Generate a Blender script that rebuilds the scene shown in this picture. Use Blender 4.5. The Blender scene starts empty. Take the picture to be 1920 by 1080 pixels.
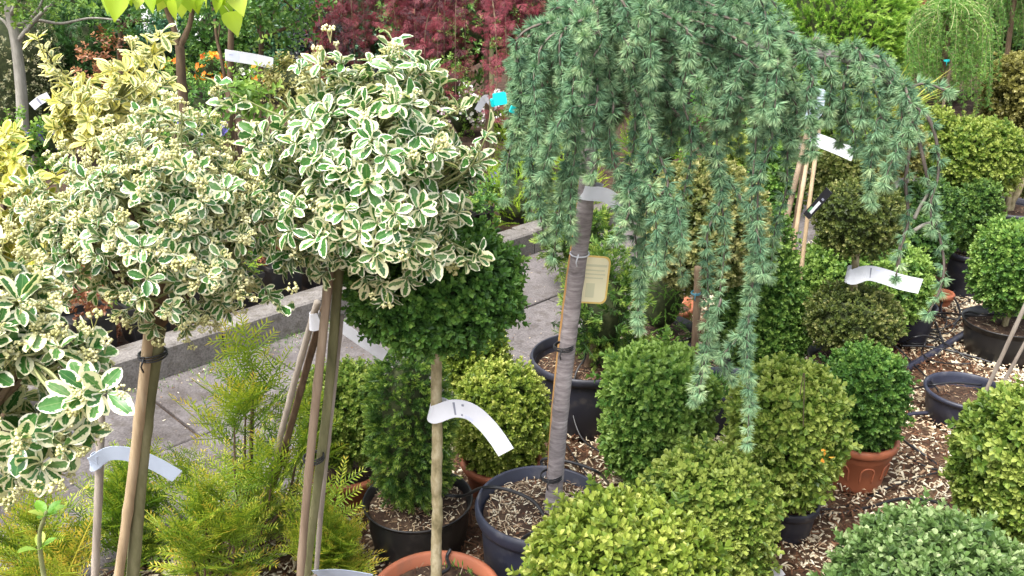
import bpy, math, random
import numpy as np
from mathutils import Vector, Matrix

# ------------------------------------------------------------------ camera, sky, sun, exposure
SC = bpy.context.scene
CAM_H, PITCH, FPX = 1.75, math.radians(21.5), 1663.0
cam_data = bpy.data.cameras.new("camera")
cam_data.sensor_width = 36.0
cam_data.lens = 36.0 * FPX / 1920.0
cam_data.clip_start, cam_data.clip_end = 0.05, 500.0
cam = bpy.data.objects.new("camera", cam_data)
cam.location = (0, 0, CAM_H)
cam.rotation_euler = (math.pi / 2 - PITCH, 0, 0)
SC.collection.objects.link(cam)
SC.camera = cam

SUN_EL, SUN_AZ = math.radians(62), math.radians(222)       # high, behind the camera on the left
world = bpy.data.worlds.new("World")
SC.world = world
world.use_nodes = True
wn = world.node_tree.nodes
wn.clear()
w_out = wn.new("ShaderNodeOutputWorld")
w_bg = wn.new("ShaderNodeBackground")
w_sky = wn.new("ShaderNodeTexSky")
w_sky.sky_type = 'NISHITA'
w_sky.sun_disc = False
w_sky.sun_elevation = SUN_EL
w_sky.sun_rotation = SUN_AZ
w_sky.dust_density = 4.0
w_sky.air_density = 1.0
w_hsv = wn.new("ShaderNodeHueSaturation")
w_hsv.inputs['Saturation'].default_value = 0.35            # thin cloud cover: a pale sky
w_bg.inputs['Strength'].default_value = 0.15
world.node_tree.links.new(w_sky.outputs[0], w_hsv.inputs['Color'])
world.node_tree.links.new(w_hsv.outputs[0], w_bg.inputs[0])
world.node_tree.links.new(w_bg.outputs[0], w_out.inputs[0])

sun_d = bpy.data.lights.new("sun", 'SUN')
sun_d.energy = 1.5
sun_d.angle = math.radians(24)
sun_d.color = (1.0, 0.96, 0.9)
sun = bpy.data.objects.new("sun", sun_d)
sdir = Vector((math.sin(SUN_AZ) * math.cos(SUN_EL), math.cos(SUN_AZ) * math.cos(SUN_EL), math.sin(SUN_EL)))
sun.rotation_euler = sdir.to_track_quat('Z', 'Y').to_euler()
sun.location = (0, 0, 10)
SC.collection.objects.link(sun)
vs = SC.view_settings
vs.view_transform = 'Standard'
vs.look = 'None'
vs.exposure = 1.75
vs.gamma = 1.0
vs.use_curve_mapping = False

rng = np.random.default_rng(11)
random.seed(5)
COL = SC.collection

# ------------------------------------------------------------------ pixel -> place helpers
CP, SP = math.cos(PITCH), math.sin(PITCH)


def ray(px, py):
    a, b = (px - 960) / FPX, (540 - py) / FPX
    return np.array([a, CP + b * SP, -SP + b * CP])


def G(px, py, z=0.0):
    d = ray(px, py)
    return np.array([0, 0, CAM_H]) + d * ((z - CAM_H) / d[2])


def D(px, py, Y):
    d = ray(px, py)
    return np.array([0, 0, CAM_H]) + d * (Y / d[1])


def mpp(Y, z):
    return (Y * CP + (CAM_H - z) * SP) / FPX


# ------------------------------------------------------------------ materials
def new_mat(name):
    m = bpy.data.materials.new(name)
    m.use_nodes = True
    nt = m.node_tree
    nt.nodes.clear()
    out = nt.nodes.new("ShaderNodeOutputMaterial")
    return m, nt, out


def N(nt, t, **kw):
    n = nt.nodes.new(t)
    for k, v in kw.items():
        setattr(n, k, v)
    return n


def math_n(nt, op, a=None, b=None, c=None, clamp=False):
    n = nt.nodes.new("ShaderNodeMath")
    n.operation = op
    n.use_clamp = clamp
    for i, v in enumerate((a, b, c)):
        if v is None:
            continue
        if isinstance(v, (int, float)):
            n.inputs[i].default_value = v
        else:
            nt.links.new(v, n.inputs[i])
    return n.outputs[0]


def ramp(nt, stops, fac):
    r = nt.nodes.new("ShaderNodeValToRGB")
    el = r.color_ramp.elements
    while len(el) < len(stops):
        el.new(0.5)
    for e, (p, c) in zip(el, stops):
        e.position = p
        e.color = (c[0], c[1], c[2], 1)
    nt.links.new(fac, r.inputs[0])
    return r.outputs[0]


def mixc(nt, fac, a, b, mode='MIX'):
    n = nt.nodes.new("ShaderNodeMix")
    n.data_type = 'RGBA'
    n.blend_type = mode
    if isinstance(fac, (int, float)):
        n.inputs[0].default_value = fac
    else:
        nt.links.new(fac, n.inputs[0])
    for i, v in ((6, a), (7, b)):
        if isinstance(v, tuple):
            n.inputs[i].default_value = (v[0], v[1], v[2], 1)
        else:
            nt.links.new(v, n.inputs[i])
    return n.outputs[2]


def leafy_out(nt, out, col, rough, transl, spec=0.4):
    b = N(nt, "ShaderNodeBsdfPrincipled")
    b.inputs['Roughness'].default_value = rough
    b.inputs['Specular IOR Level'].default_value = spec
    nt.links.new(col, b.inputs['Base Color'])
    if transl > 0:
        t = N(nt, "ShaderNodeBsdfTranslucent")
        tc = mixc(nt, 1.0, col, (1.15, 1.2, 0.7), 'MULTIPLY')
        nt.links.new(tc, t.inputs['Color'])
        mx = N(nt, "ShaderNodeMixShader")
        mx.inputs[0].default_value = transl
        nt.links.new(b.outputs[0], mx.inputs[1])
        nt.links.new(t.outputs[0], mx.inputs[2])
        nt.links.new(mx.outputs[0], out.inputs[0])
    else:
        nt.links.new(b.outputs[0], out.inputs[0])
    return b


def tint_val(nt, k=0.25):
    a = N(nt, "ShaderNodeAttribute", attribute_name="tint")
    oi = N(nt, "ShaderNodeObjectInfo")
    r = math_n(nt, 'MULTIPLY_ADD', oi.outputs['Random'], k, -k / 2)
    return math_n(nt, 'ADD', a.outputs['Fac'], r, clamp=True)


MATS = {}


def foliage_mat(name, stops, rough=0.45, transl=0.25, spec=0.4, k=0.25):
    m, nt, out = new_mat(name)
    leafy_out(nt, out, ramp(nt, stops, tint_val(nt, k)), rough, transl, spec)
    MATS[name] = m
    return m


def box_mat(name, dark, mid, light, tip):
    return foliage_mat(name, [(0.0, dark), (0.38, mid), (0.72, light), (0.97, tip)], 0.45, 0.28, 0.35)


M_BOX_YEL = box_mat("box_leaf_yellow", (.055, .11, .013), (.135, .205, .025), (.26, .32, .05), (.46, .48, .13))
M_BOX_MID = box_mat("box_leaf_mid", (.035, .08, .012), (.075, .145, .02), (.15, .23, .035), (.30, .36, .08))
M_BOX_GRN = box_mat("box_leaf_green", (.028, .075, .016), (.055, .14, .025), (.11, .22, .04), (.24, .36, .08))
M_BOX_DRK = box_mat("box_leaf_dark", (.018, .05, .014), (.035, .09, .022), (.065, .14, .03), (.14, .23, .05))
M_BOX_GRY = box_mat("box_leaf_greyish", (.035, .08, .022), (.08, .145, .04), (.125, .21, .058), (.33, .41, .20))
M_BOX_OLV = box_mat("box_leaf_olive", (.04, .06, .015), (.08, .115, .025), (.15, .175, .045), (.33, .32, .13))
M_BOX_CRM = box_mat("box_leaf_cream", (.09, .09, .02), (.20, .19, .05), (.36, .34, .12), (.58, .54, .28))
M_YEW_GLD = foliage_mat("yew_needles_golden", [(0, (.06, .14, .014)), (.35, (.16, .27, .022)), (.7, (.32, .40, .035)), (.95, (.48, .48, .06)), (1, (.58, .44, .06))], .45, .3)
M_YEW_DRK = foliage_mat("yew_needles_dark", [(0, (.02, .055, .012)), (.45, (.045, .11, .018)), (.8, (.13, .22, .03)), (1, (.26, .34, .06))], .45, .25)
M_CEDAR = foliage_mat("cedar_needles", [(0, (.045, .10, .06)), (.3, (.10, .20, .112)), (.6, (.20, .34, .18)), (1, (.43, .55, .29))], .55, .15, .25)
M_LARCH = foliage_mat("larch_needles", [(0, (.07, .17, .035)), (.5, (.14, .30, .06)), (1, (.30, .44, .09))], .5, .3)
M_SPRUCE = foliage_mat("spruce_needles_bright", [(0, (.06, .16, .02)), (.5, (.17, .34, .04)), (1, (.40, .56, .10))], .5, .3)
M_CONIF = foliage_mat("conifer_lime", [(0, (.12, .24, .02)), (.5, (.30, .46, .04)), (1, (.58, .66, .06))], .5, .3)
M_MAPLE = foliage_mat("maple_leaf_red", [(0, (.035, .006, .010)), (.45, (.13, .015, .026)), (.85, (.27, .045, .062)), (1, (.22, .10, .06))], .5, .3)
M_BG_GRN = foliage_mat("shrub_leaf_green", [(0, (.04, .11, .024)), (.5, (.09, .21, .042)), (.85, (.19, .34, .075)), (1, (.36, .48, .14))], .4, .3)
M_BG_BLU = foliage_mat("shrub_leaf_bluegreen", [(0, (.02, .07, .035)), (.5, (.045, .14, .07)), (1, (.15, .27, .15))], .35, .25)
M_BG_LGT = foliage_mat("shrub_leaf_light", [(0, (.08, .17, .03)), (.5, (.18, .31, .05)), (1, (.38, .50, .12))], .45, .35)
M_BG_DRK = foliage_mat("pine_needles_dark", [(0, (.015, .045, .014)), (.5, (.03, .09, .025)), (1, (.07, .16, .04))], .5, .2)
M_BG_BEI = foliage_mat("ivy_leaf_beige", [(0, (.05, .08, .03)), (.4, (.14, .16, .07)), (1, (.42, .38, .24))], .5, .2)
M_BG_PUR = foliage_mat("shrub_leaf_purple_black", [(0, (.012, .014, .016)), (.6, (.03, .035, .04)), (1, (.09, .10, .10))], .4, .2)
M_BG_RED = foliage_mat("young_leaf_coppery", [(0, (.10, .03, .012)), (.5, (.26, .10, .05)), (1, (.42, .22, .11))], .45, .3)
M_GOLD_GRASS = foliage_mat("grass_blade_golden", [(0, (.14, .22, .03)), (.5, (.36, .40, .06)), (1, (.60, .55, .14))], .45, .35)
M_MOSS = foliage_mat("moss", [(0, (.05, .12, .02)), (.5, (.10, .24, .03)), (1, (.30, .36, .12))], .7, .2)
M_CATALPA = foliage_mat("catalpa_leaf", [(0, (.20, .34, .015)), (.5, (.36, .50, .03)), (1, (.56, .62, .10))], .4, .42, k=.9)
M_SEEDLING = foliage_mat("seedling_leaf", [(0, (.10, .30, .03)), (.6, (.22, .46, .05)), (1, (.55, .62, .14))], .4, .35)
M_CHIP = foliage_mat("wood_chips", [(0, (.022, .011, .007)), (.25, (.07, .03, .017)), (.42, (.17, .08, .042)), (.58, (.31, .22, .135)), (.74, (.46, .375, .25)), (1, (.66, .60, .45))], .8, 0, .2)
M_FIBRE = foliage_mat("bark_fibres", [(0, (.03, .014, .008)), (.5, (.11, .05, .026)), (.85, (.22, .115, .06)), (1, (.40, .28, .17))], .85, 0, .2)
M_BUD = foliage_mat("flower_buds_cream", [(0, (.48, .47, .18)), (.5, (.66, .63, .32)), (1, (.80, .77, .50))], .5, .2)
M_PETAL_W = foliage_mat("petal_white_pink", [(0, (.55, .20, .45)), (.22, (.72, .42, .62)), (.45, (.84, .76, .80)), (1, (.88, .86, .86))], .5, .3)
M_PETAL_O = foliage_mat("petal_orange", [(0, (.75, .16, .02)), (.5, (.85, .32, .02)), (1, (.9, .55, .04))], .5, .3)
M_PETAL_B = foliage_mat("petal_blue", [(0, (.10, .08, .38)), (1, (.28, .24, .60))], .5, .3)
M_PETAL_Y = foliage_mat("petal_white", [(0, (.78, .76, .66)), (1, (.88, .87, .84))], .5, .3)
M_ORANGE_LEAF = foliage_mat("leaf_turned_orange", [(0, (.55, .20, .02)), (1, (.72, .40, .05))], .45, .3)


def variegated_mat(name, g1, g2, g3, c1, c2, thr0=0.62):
    m, nt, out = new_mat(name)
    uv = N(nt, "ShaderNodeUVMap", uv_map="UVMap")
    sp = N(nt, "ShaderNodeSeparateXYZ")
    nt.links.new(uv.outputs[0], sp.inputs[0])
    a = N(nt, "ShaderNodeAttribute", attribute_name="tint")
    oi = N(nt, "ShaderNodeObjectInfo")
    t = math_n(nt, 'FRACT', math_n(nt, 'ADD', a.outputs['Fac'], oi.outputs['Random']))
    edge = math_n(nt, 'ABSOLUTE', sp.outputs[0])
    tipm = math_n(nt, 'MULTIPLY_ADD', sp.outputs[1], 4.2, -3.25)
    e = math_n(nt, 'MAXIMUM', edge, tipm)
    cmb = N(nt, "ShaderNodeCombineXYZ")
    nt.links.new(math_n(nt, 'MULTIPLY_ADD', sp.outputs[0], 1.3, math_n(nt, 'MULTIPLY', t, 37.0)), cmb.inputs[0])
    nt.links.new(math_n(nt, 'MULTIPLY', sp.outputs[1], 4.5), cmb.inputs[1])
    nt.links.new(math_n(nt, 'MULTIPLY', t, 91.0), cmb.inputs[2])
    no = N(nt, "ShaderNodeTexNoise")
    no.inputs['Scale'].default_value = 2.1
    no.inputs['Detail'].default_value = 4.0
    nt.links.new(cmb.outputs[0], no.inputs['Vector'])
    t2 = math_n(nt, 'FRACT', math_n(nt, 'MULTIPLY', t, 7.31))
    thr = math_n(nt, 'ADD', math_n(nt, 'MULTIPLY_ADD', no.outputs[0], 0.9, thr0 - 0.45),
                 math_n(nt, 'MULTIPLY_ADD', t2, 0.42, -0.24))
    mask = math_n(nt, 'MULTIPLY_ADD', math_n(nt, 'SUBTRACT', e, thr), 14.0, 0.5, clamp=True)
    n2 = N(nt, "ShaderNodeTexNoise")
    n2.inputs['Scale'].default_value = 1.3
    nt.links.new(cmb.outputs[0], n2.inputs['Vector'])
    t3 = math_n(nt, 'FRACT', math_n(nt, 'MULTIPLY', t, 13.7))
    green = ramp(nt, [(0, g1), (.5, g2), (1, g3)], math_n(nt, 'MULTIPLY_ADD', n2.outputs[0], 0.9, math_n(nt, 'MULTIPLY_ADD', t3, 0.8, -0.45), clamp=True))
    cream = mixc(nt, t2, c1, c2)
    # paler midrib
    rib = math_n(nt, 'MULTIPLY_ADD', edge, -16.0, 1.0, clamp=True)
    green2 = mixc(nt, math_n(nt, 'MULTIPLY', rib, 0.45), green, (.35, .42, .18))
    col = mixc(nt, mask, green2, cream)
    leafy_out(nt, out, col, 0.32, 0.22, 0.5)
    return m


M_EUON = variegated_mat("euonymus_leaf_white_margin", (.025, .11, .02), (.06, .19, .035), (.19, .28, .13), (.72, .70, .42), (.82, .81, .69), .60)
M_EUON_GOLD = variegated_mat("euonymus_leaf_golden_margin", (.10, .18, .04), (.22, .27, .07), (.38, .39, .18), (.72, .65, .17), (.83, .79, .48), 0.36)
M_EUON_YEL = variegated_mat("euonymus_leaf_yellow", (.16, .24, .03), (.32, .36, .04), (.50, .48, .06), (.66, .59, .10), (.74, .69, .28), 0.50)


def bark_mat(name, c1, c2, c3, scale=30, stretch=(1, 1, .25), rough=.85, bump=.5):
    m, nt, out = new_mat(name)
    tc = N(nt, "ShaderNodeTexCoord")
    mp = N(nt, "ShaderNodeMapping")
    mp.inputs['Scale'].default_value = stretch
    nt.links.new(tc.outputs['Object'], mp.inputs[0])
    no = N(nt, "ShaderNodeTexNoise")
    no.inputs['Scale'].default_value = scale
    no.inputs['Detail'].default_value = 6
    no.inputs['Roughness'].default_value = .65
    nt.links.new(mp.outputs[0], no.inputs['Vector'])
    n2 = N(nt, "ShaderNodeTexNoise")
    n2.inputs['Scale'].default_value = scale * .22
    nt.links.new(mp.outputs[0], n2.inputs['Vector'])
    f = math_n(nt, 'ADD', math_n(nt, 'MULTIPLY', no.outputs[0], .65), math_n(nt, 'MULTIPLY', n2.outputs[0], .35))
    col = ramp(nt, [(.3, c1), (.5, c2), (.68, c3)], f)
    b = N(nt, "ShaderNodeBsdfPrincipled")
    b.inputs['Roughness'].default_value = rough
    b.inputs['Specular IOR Level'].default_value = .25
    nt.links.new(col, b.inputs['Base Color'])
    bp = N(nt, "ShaderNodeBump")
    bp.inputs['Strength'].default_value = bump
    bp.inputs['Distance'].default_value = .004
    nt.links.new(no.outputs[0], bp.inputs['Height'])
    nt.links.new(bp.outputs[0], b.inputs['Normal'])
    nt.links.new(b.outputs[0], out.inputs[0])
    return m


M_BARK_CEDAR = bark_mat("bark_cedar_grey", (.10, .085, .085), (.235, .205, .205), (.38, .345, .34), 26, (1, 1, 5), .85, .9)
M_BARK_BROWN = bark_mat("bark_brown", (.05, .032, .022), (.12, .08, .05), (.22, .16, .10), 30)
M_BARK_SHOOT = bark_mat("bark_shoot_greybrown", (.05, .042, .035), (.11, .09, .075), (.19, .16, .135), 40)
M_BARK_OLIVE = bark_mat("bark_olive", (.075, .075, .035), (.16, .155, .075), (.27, .25, .14), 28)
M_BARK_BOX = bark_mat("bark_box_pale", (.10, .085, .04), (.27, .225, .125), (.46, .40, .27), 55, (1, 1, .5), .85, 1.0)
M_BARK_GREY = bark_mat("bark_grey", (.13, .12, .105), (.25, .235, .20), (.38, .36, .32), 30)
M_TWIG = bark_mat("twigs", (.045, .035, .02), (.09, .07, .04), (.15, .12, .07), 40, (1, 1, 1))
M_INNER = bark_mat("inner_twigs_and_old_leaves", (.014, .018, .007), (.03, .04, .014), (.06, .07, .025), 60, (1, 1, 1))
M_TWIG_GRN = bark_mat("twig_green", (.14, .16, .06), (.24, .26, .11), (.34, .35, .17), 40, (1, 1, 1))
M_CANE_GREY = bark_mat("cane_weathered", (.17, .14, .115), (.31, .265, .22), (.44, .39, .33), 34, (1, 1, .08))
M_CANE_TAN = bark_mat("cane_tan", (.20, .14, .08), (.34, .25, .15), (.46, .37, .25), 34, (1, 1, .08))
M_CANE_BRN = bark_mat("cane_brown", (.13, .09, .06), (.24, .175, .12), (.36, .28, .20), 34, (1, 1, .08))
M_SOIL = bark_mat("potting_soil", (.018, .011, .008), (.05, .03, .02), (.13, .085, .05), 60, (1, 1, 1), .95, 1.0)
M_TRELLIS = bark_mat("wood_orange", (.30, .15, .05), (.45, .25, .09), (.55, .33, .14), 30, (1, 1, .1))


def plain_mat(name, c, rough=.5, spec=.5, var=.25, scale=14, bump=0.0, dirt=None):
    m, nt, out = new_mat(name)
    tc = N(nt, "ShaderNodeTexCoord")
    no = N(nt, "ShaderNodeTexNoise")
    no.inputs['Scale'].default_value = scale
    no.inputs['Detail'].default_value = 5
    nt.links.new(tc.outputs['Object'], no.inputs['Vector'])
    lo = tuple(x * (1 - var) for x in c)
    hi = tuple(min(1, x * (1 + var)) for x in c)
    stops = [(.3, lo), (.7, hi)]
    col = ramp(nt, stops, no.outputs[0])
    if dirt:
        n2 = N(nt, "ShaderNodeTexNoise")
        n2.inputs['Scale'].default_value = scale * 2.3
        n2.inputs['Detail'].default_value = 8
        nt.links.new(tc.outputs['Object'], n2.inputs['Vector'])
        col = mixc(nt, math_n(nt, 'MULTIPLY_ADD', n2.outputs[0], 5.0, -2.75, clamp=True), col, dirt)
    b = N(nt, "ShaderNodeBsdfPrincipled")
    b.inputs['Roughness'].default_value = rough
    b.inputs['Specular IOR Level'].default_value = spec
    nt.links.new(col, b.inputs['Base Color'])
    if bump:
        bp = N(nt, "ShaderNodeBump")
        bp.inputs['Strength'].default_value = bump
        bp.inputs['Distance'].default_value = .002
        nt.links.new(no.outputs[0], bp.inputs['Height'])
        nt.links.new(bp.outputs[0], b.inputs['Normal'])
    nt.links.new(b.outputs[0], out.inputs[0])
    return m


M_POT_NAVY = plain_mat("plastic_navy", (.022, .025, .043), .48, .5, .3, 9, dirt=(.075, .075, .085))
M_POT_BLACK = plain_mat("plastic_black", (.014, .014, .015), .42, .5, .3, 9, dirt=(.05, .045, .04))
M_POT_CHAR = plain_mat("plastic_charcoal", (.022, .023, .034), .5, .5, .3, 9, dirt=(.065, .06, .06))
M_POT_TERRA = plain_mat("plastic_terracotta", (.36, .115, .055), .55, .4, .15, 8, dirt=(.27, .105, .06))
M_RUBBER = plain_mat("rubber_black", (.012, .012, .014), .4, .5, .2)
M_PIPE = plain_mat("pipe_blue_black", (.022, .023, .04), .45, .5, .3, dirt=(.08, .07, .06))
M_LABEL = plain_mat("label_white", (.60, .61, .65), .55, .4, .04, 30)
M_LABEL_BLUE = plain_mat("label_pale_blue", (.40, .46, .56), .5, .4, .05, 30)
M_INK = plain_mat("print_grey", (.22, .23, .28), .6, .3, .1)
M_INK_BLUE = plain_mat("print_pale_blue", (.55, .58, .76), .6, .3, .06)
M_TAG_YEL = plain_mat("tag_cream", (.78, .72, .48), .45, .4, .04)
M_TAG_EDGE = plain_mat("tag_edge_yellow", (.72, .50, .14), .45, .4, .08)
M_TAG_PALE = plain_mat("tag_print_pale", (.62, .60, .40), .5, .3, .05)
M_TIE_BLUE = plain_mat("tie_dull_blue", (.03, .13, .17), .5, .4, .1)
M_TURQ = plain_mat("plastic_turquoise", (.0, .50, .52), .35, .5, .1)
M_GLOSS_BLACK = plain_mat("card_black", (.02, .02, .025), .3, .5, .2)
M_CARD_GREEN = plain_mat("card_green_picture", (.08, .22, .10), .35, .5, .3, 60)
M_WHITE_PANEL = plain_mat("panel_white", (.72, .72, .70), .8, .2, .08, 3)


def concrete_mat(name, c, spots=True):
    m, nt, out = new_mat(name)
    tc = N(nt, "ShaderNodeTexCoord")
    oi = N(nt, "ShaderNodeObjectInfo")
    vec = N(nt, "ShaderNodeVectorMath", operation='ADD')
    geo = N(nt, "ShaderNodeNewGeometry")
    nt.links.new(geo.outputs['Position'], vec.inputs[0])
    n1 = N(nt, "ShaderNodeTexNoise")
    n1.inputs['Scale'].default_value = 3.4
    n1.inputs['Detail'].default_value = 6
    n1.inputs['Roughness'].default_value = .7
    n2 = N(nt, "ShaderNodeTexNoise")
    n2.inputs['Scale'].default_value = 130
    n2.inputs['Detail'].default_value = 3
    n3 = N(nt, "ShaderNodeTexNoise")
    n3.inputs['Scale'].default_value = 22
    n3.inputs['Detail'].default_value = 6
    for n in (n1, n2, n3):
        nt.links.new(geo.outputs['Position'], n.inputs['Vector'])
    base = ramp(nt, [(.28, (c[0] * .42, c[1] * .38, c[2] * .34)), (.5, c), (.72, tuple(x * 1.35 for x in c))], n1.outputs[0])
    gr = ramp(nt, [(.3, (.55, .53, .52)), (.5, (1, 1, 1)), (.72, (1.35, 1.33, 1.3))], n2.outputs[0])
    col = mixc(nt, .8, base, gr, 'MULTIPLY')
    col = mixc(nt, math_n(nt, 'MULTIPLY_ADD', n3.outputs[0], 4.0, -2.1, clamp=True), col, tuple(x * .55 for x in (c[0] * 1.05, c[1], c[2] * .85)))
    rv = math_n(nt, 'MULTIPLY_ADD', oi.outputs['Random'], .22, .89)
    col = mixc(nt, 1.0, col, (1, 1, 1), 'MULTIPLY')
    hs = N(nt, "ShaderNodeHueSaturation")
    nt.links.new(rv, hs.inputs['Value'])
    nt.links.new(col, hs.inputs['Color'])
    b = N(nt, "ShaderNodeBsdfPrincipled")
    b.inputs['Roughness'].default_value = .9
    b.inputs['Specular IOR Level'].default_value = .2
    nt.links.new(hs.outputs[0], b.inputs['Base Color'])
    bp = N(nt, "ShaderNodeBump")
    bp.inputs['Strength'].default_value = .6
    bp.inputs['Distance'].default_value = .004
    nt.links.new(math_n(nt, 'ADD', n2.outputs[0], n3.outputs[0]), bp.inputs['Height'])
    nt.links.new(bp.outputs[0], b.inputs['Normal'])
    nt.links.new(b.outputs[0], out.inputs[0])
    return m


M_CONC = concrete_mat("concrete_paving", (.115, .104, .103))
M_KERB = concrete_mat("concrete_kerb", (.15, .138, .128))


# ------------------------------------------------------------------ geometry helpers (numpy)
def nrm(v):
    v = np.asarray(v, float)
    return v / np.maximum(np.linalg.norm(v, axis=-1, keepdims=True), 1e-9)


def frames(Z, H):
    """rotation matrices with local z along Z and local y as near H as it can be"""
    Z = nrm(Z)
    H = np.asarray(H, float)
    Yv = H - Z * np.sum(H * Z, axis=-1, keepdims=True)
    bad = np.linalg.norm(Yv, axis=-1) < 1e-4
    if np.any(bad):
        alt = np.where(np.abs(Z[..., 0:1]) < .9, np.array([1., 0, 0]), np.array([0, 1., 0]))
        alt = alt - Z * np.sum(alt * Z, axis=-1, keepdims=True)
        Yv = np.where(bad[..., None], alt, Yv)
    Yv = nrm(Yv)
    X = np.cross(Yv, Z)
    return np.stack([X, Yv, Z], axis=-1)


def T(v, f, a=None, uv=None):
    v = np.asarray(v, float)
    return dict(v=v, f=np.asarray(f, int), a=np.zeros(len(v)) if a is None else np.asarray(a, float),
                uv=np.zeros((len(v), 2)) if uv is None else np.asarray(uv, float))


def combine(items):
    V, F, A, U, o = [], [], [], [], 0
    for t, R, p, a in items:
        V.append(t['v'] @ np.asarray(R).T + p)
        F.append(t['f'] + o)
        A.append(t['a'] + a)
        U.append(t['uv'])
        o += len(t['v'])
    return dict(v=np.concatenate(V), f=np.concatenate(F), a=np.concatenate(A), uv=np.concatenate(U))


def scatter(tm, pos, R, s, tint, pick):
    V, F, A, U, o = [], [], [], [], 0
    s = np.asarray(s)
    for k, t in enumerate(tm):
        i = np.nonzero(pick == k)[0]
        if not len(i):
            continue
        v = np.einsum('nij,mj->nmi', R[i], t['v']) * s[i][:, None, None] + pos[i][:, None, :]
        n, m = v.shape[:2]
        V.append(v.reshape(-1, 3))
        F.append((t['f'][None] + (np.arange(n) * m)[:, None, None]).reshape(-1, 3) + o)
        A.append((t['a'][None] + tint[i][:, None]).reshape(-1))
        U.append(np.tile(t['uv'], (n, 1)))
        o += n * m
    return dict(v=np.concatenate(V), f=np.concatenate(F), a=np.concatenate(A), uv=np.concatenate(U))


def to_mesh(name, t, mat, smooth=False, uv=False):
    me = bpy.data.meshes.new(name)
    v, f = t['v'], t['f']
    me.vertices.add(len(v))
    me.vertices.foreach_set('co', v.astype(np.float32).ravel())
    me.loops.add(len(f) * 3)
    me.loops.foreach_set('vertex_index', f.astype(np.int32).ravel())
    me.polygons.add(len(f))
    me.polygons.foreach_set('loop_start', np.arange(0, len(f) * 3, 3, dtype=np.int32))
    me.polygons.foreach_set('use_smooth', np.full(len(f), bool(smooth)))
    if uv:
        l = me.uv_layers.new(name="UVMap")
        l.data.foreach_set('uv', t['uv'][f.ravel()].astype(np.float32).ravel())
    if t.get('a') is not None:
        at = me.attributes.new("tint", 'FLOAT', 'POINT')
        at.data.foreach_set('value', t['a'].astype(np.float32))
    me.materials.append(mat)
    me.update(calc_edges=True)
    return me


def link(name, me, parent=None, kind=None, label=None):
    o = bpy.data.objects.new(name, me)
    COL.objects.link(o)
    if parent is not None:
        o.parent = parent
    if kind:
        o['kind'] = kind
    if label:
        o['label'] = label
    return o


def thing(name, label, cat, loc, group=None):
    o = bpy.data.objects.new(name, None)
    COL.objects.link(o)
    o.empty_display_size = .05
    o.location = tuple(float(x) for x in loc)
    o['label'] = label
    o['category'] = cat
    if group:
        o['group'] = group
    return o


def tag(o, label, cat, group=None):
    o['label'] = label
    o['category'] = cat
    if group:
        o['group'] = group
    return o


def root_of(o):
    while o.parent is not None:
        o = o.parent
    return o


def part(name, t, mat, parent, smooth=False, uv=False, kind=None, label=None):
    """link world-space geometry t as a child of parent (the root's location is taken off)"""
    loc = np.array(root_of(parent).location)
    t = dict(t)
    t['v'] = t['v'] - loc
    if parent.parent is not None:
        pass
    o = link(name, to_mesh(name, t, mat, smooth, uv), parent, kind, label)
    return o


def solo(name, t, mat, label, cat, group=None, smooth=False, uv=False, kind=None):
    """a thing that is one mesh, its origin at its own foot"""
    v = t['v']
    loc = np.array([(v[:, 0].min() + v[:, 0].max()) / 2, (v[:, 1].min() + v[:, 1].max()) / 2, v[:, 2].min()])
    t = dict(t)
    t['v'] = v - loc
    o = link(name, to_mesh(name, t, mat, smooth, uv))
    o.location = tuple(loc)
    tag(o, label, cat, group)
    if kind:
        o['kind'] = kind
    return o


def tube(pts, rad, n=7, cap=True):
    P = np.asarray(pts, float)
    r = np.full(len(P), rad) if np.isscalar(rad) else np.asarray(rad, float)
    tg = np.gradient(P, axis=0)
    tg = nrm(tg)
    ref = np.array([.13, .97, .21])
    X = nrm(np.cross(tg, ref))
    Yv = np.cross(tg, X)
    a = np.linspace(0, 2 * math.pi, n, endpoint=False)
    ring = (np.cos(a)[None, :, None] * X[:, None] + np.sin(a)[None, :, None] * Yv[:, None]) * r[:, None, None] + P[:, None]
    v = ring.reshape(-1, 3)
    F = []
    m = len(P)
    for i in range(m - 1):
        for j in range(n):
            a0, b0 = i * n + j, i * n + (j + 1) % n
            F += [(a0, b0, b0 + n), (a0, b0 + n, a0 + n)]
    if cap:
        v = np.concatenate([v, P[:1], P[-1:]])
        c0, c1 = m * n, m * n + 1
        for j in range(n):
            F += [(c0, (j + 1) % n, j), (c1, (m - 1) * n + j, (m - 1) * n + (j + 1) % n)]
    return T(v, F)


def merge(ts):
    return combine([(t, np.eye(3), np.zeros(3), 0.0) for t in ts])


def smooth_path(pts, n=12):
    """Catmull-Rom through the points"""
    P = np.asarray(pts, float)
    if len(P) < 3:
        k = np.linspace(0, 1, max(n, 2))[:, None]
        return P[0] * (1 - k) + P[-1] * k
    Q = np.concatenate([[2 * P[0] - P[1]], P, [2 * P[-1] - P[-2]]])
    out = []
    for i in range(1, len(Q) - 2):
        t = np.linspace(0, 1, n, endpoint=False)[:, None]
        p0, p1, p2, p3 = Q[i - 1], Q[i], Q[i + 1], Q[i + 2]
        out.append(.5 * (2 * p1 + (p2 - p0) * t + (2 * p0 - 5 * p1 + 4 * p2 - p3) * t ** 2 + (3 * p1 - p0 - 3 * p2 + p3) * t ** 3))
    out.append(P[-1:])
    return np.concatenate(out)


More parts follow.
